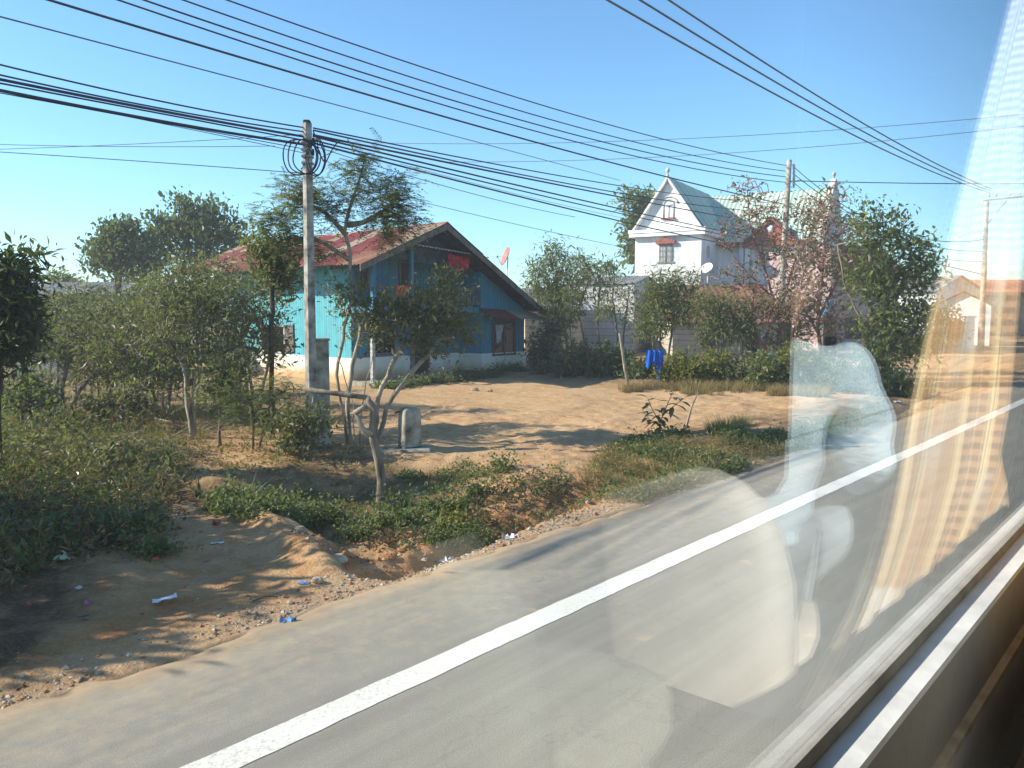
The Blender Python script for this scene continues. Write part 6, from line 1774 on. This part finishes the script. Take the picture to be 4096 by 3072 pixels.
def bus_seat(s0, tc, cover, label, reflection_blocker=False):
    th = thing('passenger_chair', W(s0 + .25, tc, 1.35), label, 'seat', 'seats along the window side of the bus')
    tw_ = .44
    b = MB()                                   # reclined padded backrest
    rows_ = []
    for z, f0, f1, wv in ((1.70, .02, .15, .46), (1.85, -.01, .15, .47), (2.0, -.04, .125, .47), (2.12, -.07, .085, .44), (2.19, -.085, .05, .39), (2.235, -.085, .02, .31), (2.255, -.07, -.01, .20)):
        ring = []
        for a in np.linspace(0, 2 * math.pi, 24, endpoint=False):
            x = math.copysign(abs(math.cos(a)) ** .5, math.cos(a)); y = math.copysign(abs(math.sin(a)) ** .5, math.sin(a))
            ring.append(W(s0 + (f0 + f1) / 2 + x * (f1 - f0) / 2, tc + y * wv / 2, z))
        rows_.append(ring + ring[:1])
    b.grid(np.array(rows_)); b.add(np.array(rows_[-1][:-1]), [tuple(range(24))])
    b.build('backrest', cover, th)
    b = MB()
    rows_ = []
    for z, k in ((1.66, .93), (1.70, 1.0), (1.77, 1.0), (1.80, .93), (1.805, .6)):
        ring = []
        for a in np.linspace(0, 2 * math.pi, 24, endpoint=False):
            x = math.copysign(abs(math.cos(a)) ** .4, math.cos(a)); y = math.copysign(abs(math.sin(a)) ** .4, math.sin(a))
            ring.append(W(s0 + .37 + x * .23 * k, tc + y * tw_ / 2 * k, z))
        rows_.append(ring + ring[:1])
    b.grid(np.array(rows_)); b.add(np.array(rows_[-1][:-1]), [tuple(range(24))])
    b.build('cushion', cover, th)
    if reflection_blocker:  # tall black block added to keep the passenger's back out of the reflection
        rows_ = []
        for z, k in ((2.20, .9), (2.24, 1.0), (2.45, 1.02), (2.66, .98), (2.72, .9), (2.745, .6)):
            ring = []
            for a in np.linspace(0, 2 * math.pi, 24, endpoint=False):
                x = math.copysign(abs(math.cos(a)) ** .5, math.cos(a)); y = math.copysign(abs(math.sin(a)) ** .45, math.sin(a))
                ring.append(W(s0 + .04 - (z - 2.2) * .08 + x * .06 * k, tc + y * .215 * k, z))
            rows_.append(ring + ring[:1])
        b = MB(); b.grid(np.array(rows_)); b.add(np.array(rows_[-1][:-1]), [tuple(range(24))]); b.build('reflection_blocker', M['blackcloth'], th)
    for dy in (-.19, .19):
        b = MB(); b.tube([W(s0 + .12, tc + dy, 1.352), W(s0 + .16, tc + dy, 1.66)], .018, 6); b.tube([W(s0 + .52, tc + dy, 1.352), W(s0 + .46, tc + dy, 1.66)], .018, 6); b.build('leg', M['metal'], th)
    return th


bus_seat(.92, -.24, M['brocade'], 'pale embroidered bus seat mirrored faintly over the road')
bus_seat(1.62, -.10, M['creamcloth'], 'cream bus seat with an added black reflection blocker mirrored in the window behind the light blue shirt', True)


# the curtain, tied forward beside the window
def curtain_material():
    m = NT('striped_curtain'); u = m.attr('cu'); v = m.attr('cv')
    st_ = m.math('FRACT', m.math('MULTIPLY', u, 19.0))
    gold = m.ramp(st_, [(0, 0.0), (.06, 1.0), (.20, 1.0), (.26, 0.0), (.6, 0.0), (.64, .6), (.70, 0.0)])
    dash = m.math('FRACT', m.math('MULTIPLY', v, 62.0))
    wn = m.math('FRACT', m.math('MULTIPLY', m.math('FLOOR', m.math('MULTIPLY', u, 19.0)), .37))
    dk = m.ramp(dash, [(0, 0.0), (.12, 1.0), (.5, 1.0), (.62, 0.0)])
    body = m.mix(m.math('MULTIPLY', dk, m.ramp(wn, [(.3, .55), (.5, .12)])), (.30, .175, .08), (.085, .045, .022))
    body = m.mix(gold, body, (.46, .36, .19))
    nz = m.noise(3.0, 4, .6)
    body = m.mix(m.ramp(nz, [(.52, 0.0), (.62, .5)]), body, (.30, .28, .23))
    lace_d = m.math('FRACT', m.math('ADD', m.math('MULTIPLY', v, 88.0), m.math('MULTIPLY', m.math('SINE', m.math('MULTIPLY', u, 23.0)), .5)))
    lace = m.mix(m.ramp(lace_d, [(0, 0.0), (.2, 1.0), (.5, 1.0), (.7, 0.0)]), (.20, .205, .21), (.30, .30, .295))
    hem = m.mix(m.ramp(st_, [(0, 0.0), (.08, 1.0), (.3, 1.0), (.38, 0.0)]), (.38, .32, .23), (.50, .48, .42))
    c = m.mix(m.ramp(v, [(.385, 0.0), (.43, 1.0)]), lace, body)
    edge_ = m.math('ADD', v, m.math('MULTIPLY', m.math('SINE', m.math('MULTIPLY', u, 40.0)), .006))
    c = m.mix(m.ramp(edge_, [(.828, 0.0), (.834, 1.0)]), c, hem)
    m.surf(c, .75, .3, m.noise(120, 2, .6), .2, .003)
    return m.m


rowsC = [(-200, 4105, 4175), (0, 4052, 4168), (500, 3905, 4160), (900, 3795, 4155), (1300, 3685, 4150), (1600, 3622, 4140), (1900, 3572, 4085), (2100, 3535, 4000), (2300, 3480, 3905), (2450, 3425, 3815), (2650, 3335, 3690), (2850, 3240, 3530)]
ry = np.array([r0_[0] for r0_ in rowsC], float)
yy = np.linspace(-200, 2850, 60); nu_ = 72
Q = np.zeros((60, nu_, 3)); cu = np.zeros((60, nu_)); cv = np.zeros((60, nu_))
NVW = .60                                     # its mirror image stands this far from the eye, so the cloth hangs at .8 - .6
for i, y in enumerate(yy):
    xl, xr = np.interp(y, ry, [a[1] for a in rowsC]), np.interp(y, ry, [a[2] for a in rowsC])
    ends = []
    for x in (xl, xr):
        rr_ = ray(x, y); k = NVW / st(rr_)[1]; ends.append((st(rr_)[0] * k, H + rr_[2] * k))
    for j, u in enumerate(np.linspace(0, 1, nu_)):
        # even in the picture of the cloth means even along the cloth
        s = 1 / ((1 - u) / ends[0][0] + u / ends[1][0]); w_ = (s - ends[0][0]) / (ends[1][0] - ends[0][0])
        z = ends[0][1] * (1 - w_) + ends[1][1] * w_
        dtt = .022 * math.sin(u * 40 + y * .0006 + .8 * math.sin(u * 9)) + .006 * math.sin(u * 97 + y * .0015)
        Q[i, j] = W(s, 2 * GT - NVW + dtt, min(z, 3.88)); cu[i, j] = u; cv[i, j] = (y + 200) / 3050
cb = MB(); cb.grid(Q); cb.grid((Q - NV * .003)[:, ::-1])
curt = cb.build('curtain', curtain_material(), attrs={'cu': np.concatenate([cu.ravel(), cu[:, ::-1].ravel()]), 'cv': np.concatenate([cv.ravel(), cv[:, ::-1].ravel()])})
tag(curt, 'brown and gold striped bus curtain with lace top, mirrored in the window at right', 'curtain')


# passenger in a light blue shirt on the cream seat
def skin(verts, edges, radii, sub=2):
    me = bpy.data.meshes.new('tmp'); me.from_pydata([tuple(v) for v in verts], edges, [])
    o = bpy.data.objects.new('tmp', me); COL.objects.link(o)
    md = o.modifiers.new('skin', 'SKIN'); md.use_smooth_shade = True; md.branch_smoothing = .6
    if not me.skin_vertices: me.skin_vertices.new()
    for i, r in enumerate(radii):
        sv = me.skin_vertices[0].data[i]; sv.radius = r if isinstance(r, tuple) else (r, r); sv.use_root = (i == 0)
    ms = o.modifiers.new('sub', 'SUBSURF'); ms.levels = sub; ms.render_levels = sub
    dg = bpy.context.evaluated_depsgraph_get(); dg.update()
    ev = o.evaluated_get(dg); em = ev.to_mesh()
    V = np.array([v.co[:] for v in em.vertices]); Fc = [tuple(p.vertices) for p in em.polygons]
    ev.to_mesh_clear(); bpy.data.objects.remove(o); bpy.data.meshes.remove(me)
    return V, Fc


M['skin'] = mat('skin', (.36, .20, .125), .6, .12, 9, .35, bump=.05)
M['hair'] = mat('black_hair', (.012, .010, .009), .6, .3, 40, .4, bump=.5, stretch=(1, 1, .2))
M['shirt'] = mat('light_blue_shirt', (.42, .54, .60), .85, .12, 4, .15, bump=.9, bdist=.03, bscale=9)
M['trousers'] = mat('pale_blue_trousers', (.30, .37, .42), .85, .2, 6, .15, bump=.3)
M['eyewhite'] = mat('eye', (.6, .58, .55), .3, .05, 3, .5, bump=0)
pc = -.09
person = thing('person', W(2.0, pc, 1.88), 'seated passenger in a light blue long sleeved shirt, mirrored in the window', 'person')
pv = lambda s, t, z: W(s + .32, pc + t, z + .08)
Jp = dict(pel=pv(1.62, 0, 1.91), sp=pv(1.64, 0, 2.08), ch=pv(1.69, 0, 2.28), nk0=pv(1.73, 0, 2.43), nk=pv(1.755, 0, 2.49), hd=pv(1.785, 0, 2.575),
          ls=pv(1.735, .185, 2.40), le=pv(1.84, .215, 2.14), lw=pv(2.06, .12, 2.03), rs_=pv(1.735, -.185, 2.40), re=pv(1.84, -.215, 2.14), rw=pv(2.06, -.10, 2.02),
          lh=pv(1.68, .09, 1.89), lk=pv(2.16, .11, 1.90), la=pv(2.12, .11, 1.45), lf=pv(2.28, .12, 1.40), rh=pv(1.68, -.09, 1.89), rk=pv(2.16, -.11, 1.90), ra=pv(2.12, -.11, 1.45), rf=pv(2.28, -.12, 1.40))
ks = list(Jp); ix = {k: i for i, k in enumerate(ks)}
ed = [('pel', 'sp'), ('sp', 'ch'), ('ch', 'nk0'), ('nk0', 'nk'), ('nk', 'hd'), ('ch', 'ls'), ('ls', 'le'), ('le', 'lw'), ('ch', 'rs_'), ('rs_', 're'), ('re', 'rw'), ('pel', 'lh'), ('lh', 'lk'), ('lk', 'la'), ('la', 'lf'), ('pel', 'rh'), ('rh', 'rk'), ('rk', 'ra'), ('ra', 'rf')]
rd = dict(pel=.11, sp=.10, ch=.095, nk0=.058, nk=.054, hd=.07, ls=.045, le=.040, lw=.028, rs_=.045, re=.040, rw=.028, lh=.085, lk=.06, la=.04, lf=.035, rh=.085, rk=.06, ra=.04, rf=.035)
V, Fc = skin([Jp[k] for k in ks], [(ix[a], ix[c]) for a, c in ed], [rd[k] for k in ks])
b = MB(); b.add(V, Fc, 0, True)
# head: shaped skull with brow, nose, lips, chin and ears, facing along the bus
hc = Jp['hd'] + np.array([0, 0, .03]); rows_ = []
for la in np.linspace(-1.5, 1.5, 26):
    ring = []
    for lo in np.linspace(-math.pi, math.pi, 41):
        x, y, z = math.cos(la) * math.cos(lo), math.cos(la) * math.sin(lo), math.sin(la)
        fx = .098 * x; fy = .076 * y; fz = .122 * z
        front = max(0, math.cos(lo)) ** 6
        if z < -.1: fy *= 1 - .25 * min(1, (-z - .1)); fx *= 1 - .12 * (-z - .1)
        fx += front * (.020 * math.exp(-((z + .12) / .16) ** 2) * math.exp(-(y / .12) ** 2) + .006 * math.exp(-((z - .2) / .08) ** 2) - .007 * math.exp(-((z - .06) / .07) ** 2) * (1 - math.exp(-(y / .14) ** 2)) + .006 * math.exp(-((z + .42) / .06) ** 2) + .010 * math.exp(-((z + .72) / .12) ** 2))
        ring.append(hc + DV * fx + NV * fy + np.array([0, 0, fz]))
    rows_.append(ring)
b.grid(np.array(rows_))
for sg in (1, -1):
    b.lathe([(0, -.012), (.022, -.012), (.028, 0), (.022, .010), (.012, .004), (0, .004)], hc + NV * sg * .078 + np.array([0, 0, -.01]) - DV * .005, 12, NV * sg)
# hands: palm and five separate bent fingers each
for wr, el, sg in ((Jp['lw'], Jp['le'], 1), (Jp['rw'], Jp['re'], -1)):
    f_ = wr - el; f_ /= np.linalg.norm(f_); lat = np.cross(f_, [0, 0, 1.0]); lat /= np.linalg.norm(lat); up = np.cross(lat, f_)
    if sg < 0: lat = lat
    pts = [wr - f_ * .01, wr + f_ * .03, wr + f_ * .07, wr + f_ * .095]
    V_ = []
    for p, w_, t_ in zip(pts, (.026, .036, .041, .038), (.02, .017, .015, .012)):
        for a in np.linspace(0, 2 * math.pi, 12, endpoint=False): V_.append(p + lat * w_ * math.cos(a) + up * t_ * math.sin(a))
    b.add(np.array(V_), [(i * 12 + j, i * 12 + (j + 1) % 12, i * 12 + 12 + (j + 1) % 12, i * 12 + 12 + j) for i in range(3) for j in range(12)] + [tuple(range(36, 48))], 0, True)
    for o_, L_ in ((-.029, .062), (-.010, .078), (.010, .084), (.029, .074)):
        p0_ = wr + f_ * .092 + lat * o_; d1 = f_ * .9 - up * .35; d2 = f_ * .6 - up * .8
        b.tube([p0_ - f_ * .015, p0_, p0_ + d1 * L_ * .45, p0_ + d1 * L_ * .45 + d2 * L_ * .32, p0_ + d1 * L_ * .45 + d2 * L_ * .55 - up * .006], [.008, .0088, .0082, .0074, .004], 8)
    p0_ = wr + f_ * .03 - lat * sg * .030
    b.tube([p0_, p0_ + f_ * .025 - lat * sg * .022 - up * .006, p0_ + f_ * .055 - lat * sg * .030 - up * .018, p0_ + f_ * .07 - lat * sg * .028 - up * .026], [.012, .011, .0095, .005], 8)
b.build('body', M['skin'], person)
for sg in (1, -1):
    b = MB(); b.lathe([(.0115 * math.cos(a), .0115 * math.sin(a)) for a in np.linspace(-1.5, 1.5, 9)], hc + DV * .080 + NV * sg * .030 + np.array([0, 0, .008]), 12); b.build('eye', M['eyewhite'], person)
b = MB(); rows_ = []
for la in np.linspace(-.15, 1.55, 16):
    ring = []
    for lo in np.linspace(-math.pi, math.pi, 41):
        lim = .62 if abs(lo) < .9 else (.05 if abs(lo) < 1.5 else -.35)
        l2 = max(la, lim) if la < lim else la
        x, y, z = math.cos(l2) * math.cos(lo), math.cos(l2) * math.sin(lo), math.sin(l2)
        k = 1.09 + .02 * math.sin(lo * 9 + la * 7)
        ring.append(hc + DV * (.098 * x * k - .004) + NV * .076 * y * k * 1.02 + np.array([0, 0, .122 * z * k]))
    rows_.append(ring)
b.grid(np.array(rows_)); b.build('hair', M['hair'], person)
# shirt and trousers follow the body
sk = ['sp', 'pel', 'ch', 'nk0', 'ls', 'le', 'lw', 'rs_', 're', 'rw']; si = {k: i for i, k in enumerate(sk)}
r_ = rs(44)
P_ = [Jp[k].copy() for k in sk]; P_[3] = Jp['nk0'] + np.array([0, 0, .01])
for k in ('lw', 'rw'): P_[si[k]] = Jp[k] + (Jp['le' if k == 'lw' else 're'] - Jp[k]) * .10
V, Fc = skin(P_, [(si[a], si[c]) for a, c in (('sp', 'pel'), ('sp', 'ch'), ('ch', 'nk0'), ('ch', 'ls'), ('ls', 'le'), ('le', 'lw'), ('ch', 'rs_'), ('rs_', 're'), ('re', 'rw'))],
             [.175, .165, .185, .088, .105, .090, .058, .105, .090, .058], 3)
w1 = np.sin(V @ np.array([31.0, 9.0, 47.0])) + np.sin(V @ np.array([-17.0, 41.0, 29.0]) + 2)
ctr = V.mean(0); nrm = V - ctr; nrm /= np.linalg.norm(nrm, axis=1, keepdims=True)
V = V + nrm * (w1 * .0055)[:, None]
b = MB(); b.add(V, Fc, 0, True); b.build('shirt', M['shirt'], person)
sk = ['pel', 'lh', 'lk', 'la', 'rh', 'rk', 'ra']; si = {k: i for i, k in enumerate(sk)}
V, Fc = skin([Jp[k] for k in sk], [(si[a], si[c]) for a, c in (('pel', 'lh'), ('lh', 'lk'), ('lk', 'la'), ('pel', 'rh'), ('rh', 'rk'), ('rk', 'ra'))], [.128, .095, .072, .058, .095, .072, .058])
b = MB(); b.add(V, Fc, 0, True); b.build('trousers', M['trousers'], person)
for k, k2 in (('la', 'lf'), ('ra', 'rf')):
    f_ = Jp[k2] - Jp[k]; f_[2] = 0; f_ /= np.linalg.norm(f_); c = Jp[k] * [1, 1, 0] + np.array([0, 0, 1.353]); b = MB(); sd_ = np.cross(f_, [0, 0, 1.0])
    V_ = []
    for u, w_, h__ in ((-.07, .03, .07), (-.02, .04, .09), (.06, .042, .08), (.14, .047, .055), (.20, .04, .04), (.225, .02, .025)):
        for a in np.linspace(0, math.pi, 9): V_.append(c + f_ * u + sd_ * w_ * math.cos(a) + np.array([0, 0, h__ * math.sin(a)]))
    b.grid(np.array(V_).reshape(6, 9, 3)); b.build('shoe', M['darkpanel'], person)

# thin even haze, partly standing in for the milky veil of the window glass
hm = NT('haze_air'); pvv = hm.n('VolumePrincipled'); pvv.inputs['Color'].default_value = (.90, .95, 1, 1); pvv.inputs['Density'].default_value = .0015; pvv.inputs['Anisotropy'].default_value = .1
hm.l(pvv.outputs[0], hm.out.inputs['Volume'])
b = MB(); b.box([0, 0, 6.0], (5200, 5200, 16.0)); hz = b.build('haze', hm.m); tag(hz, 'thin pale haze in the air, partly in place of the window glass veil', kind='stuff')
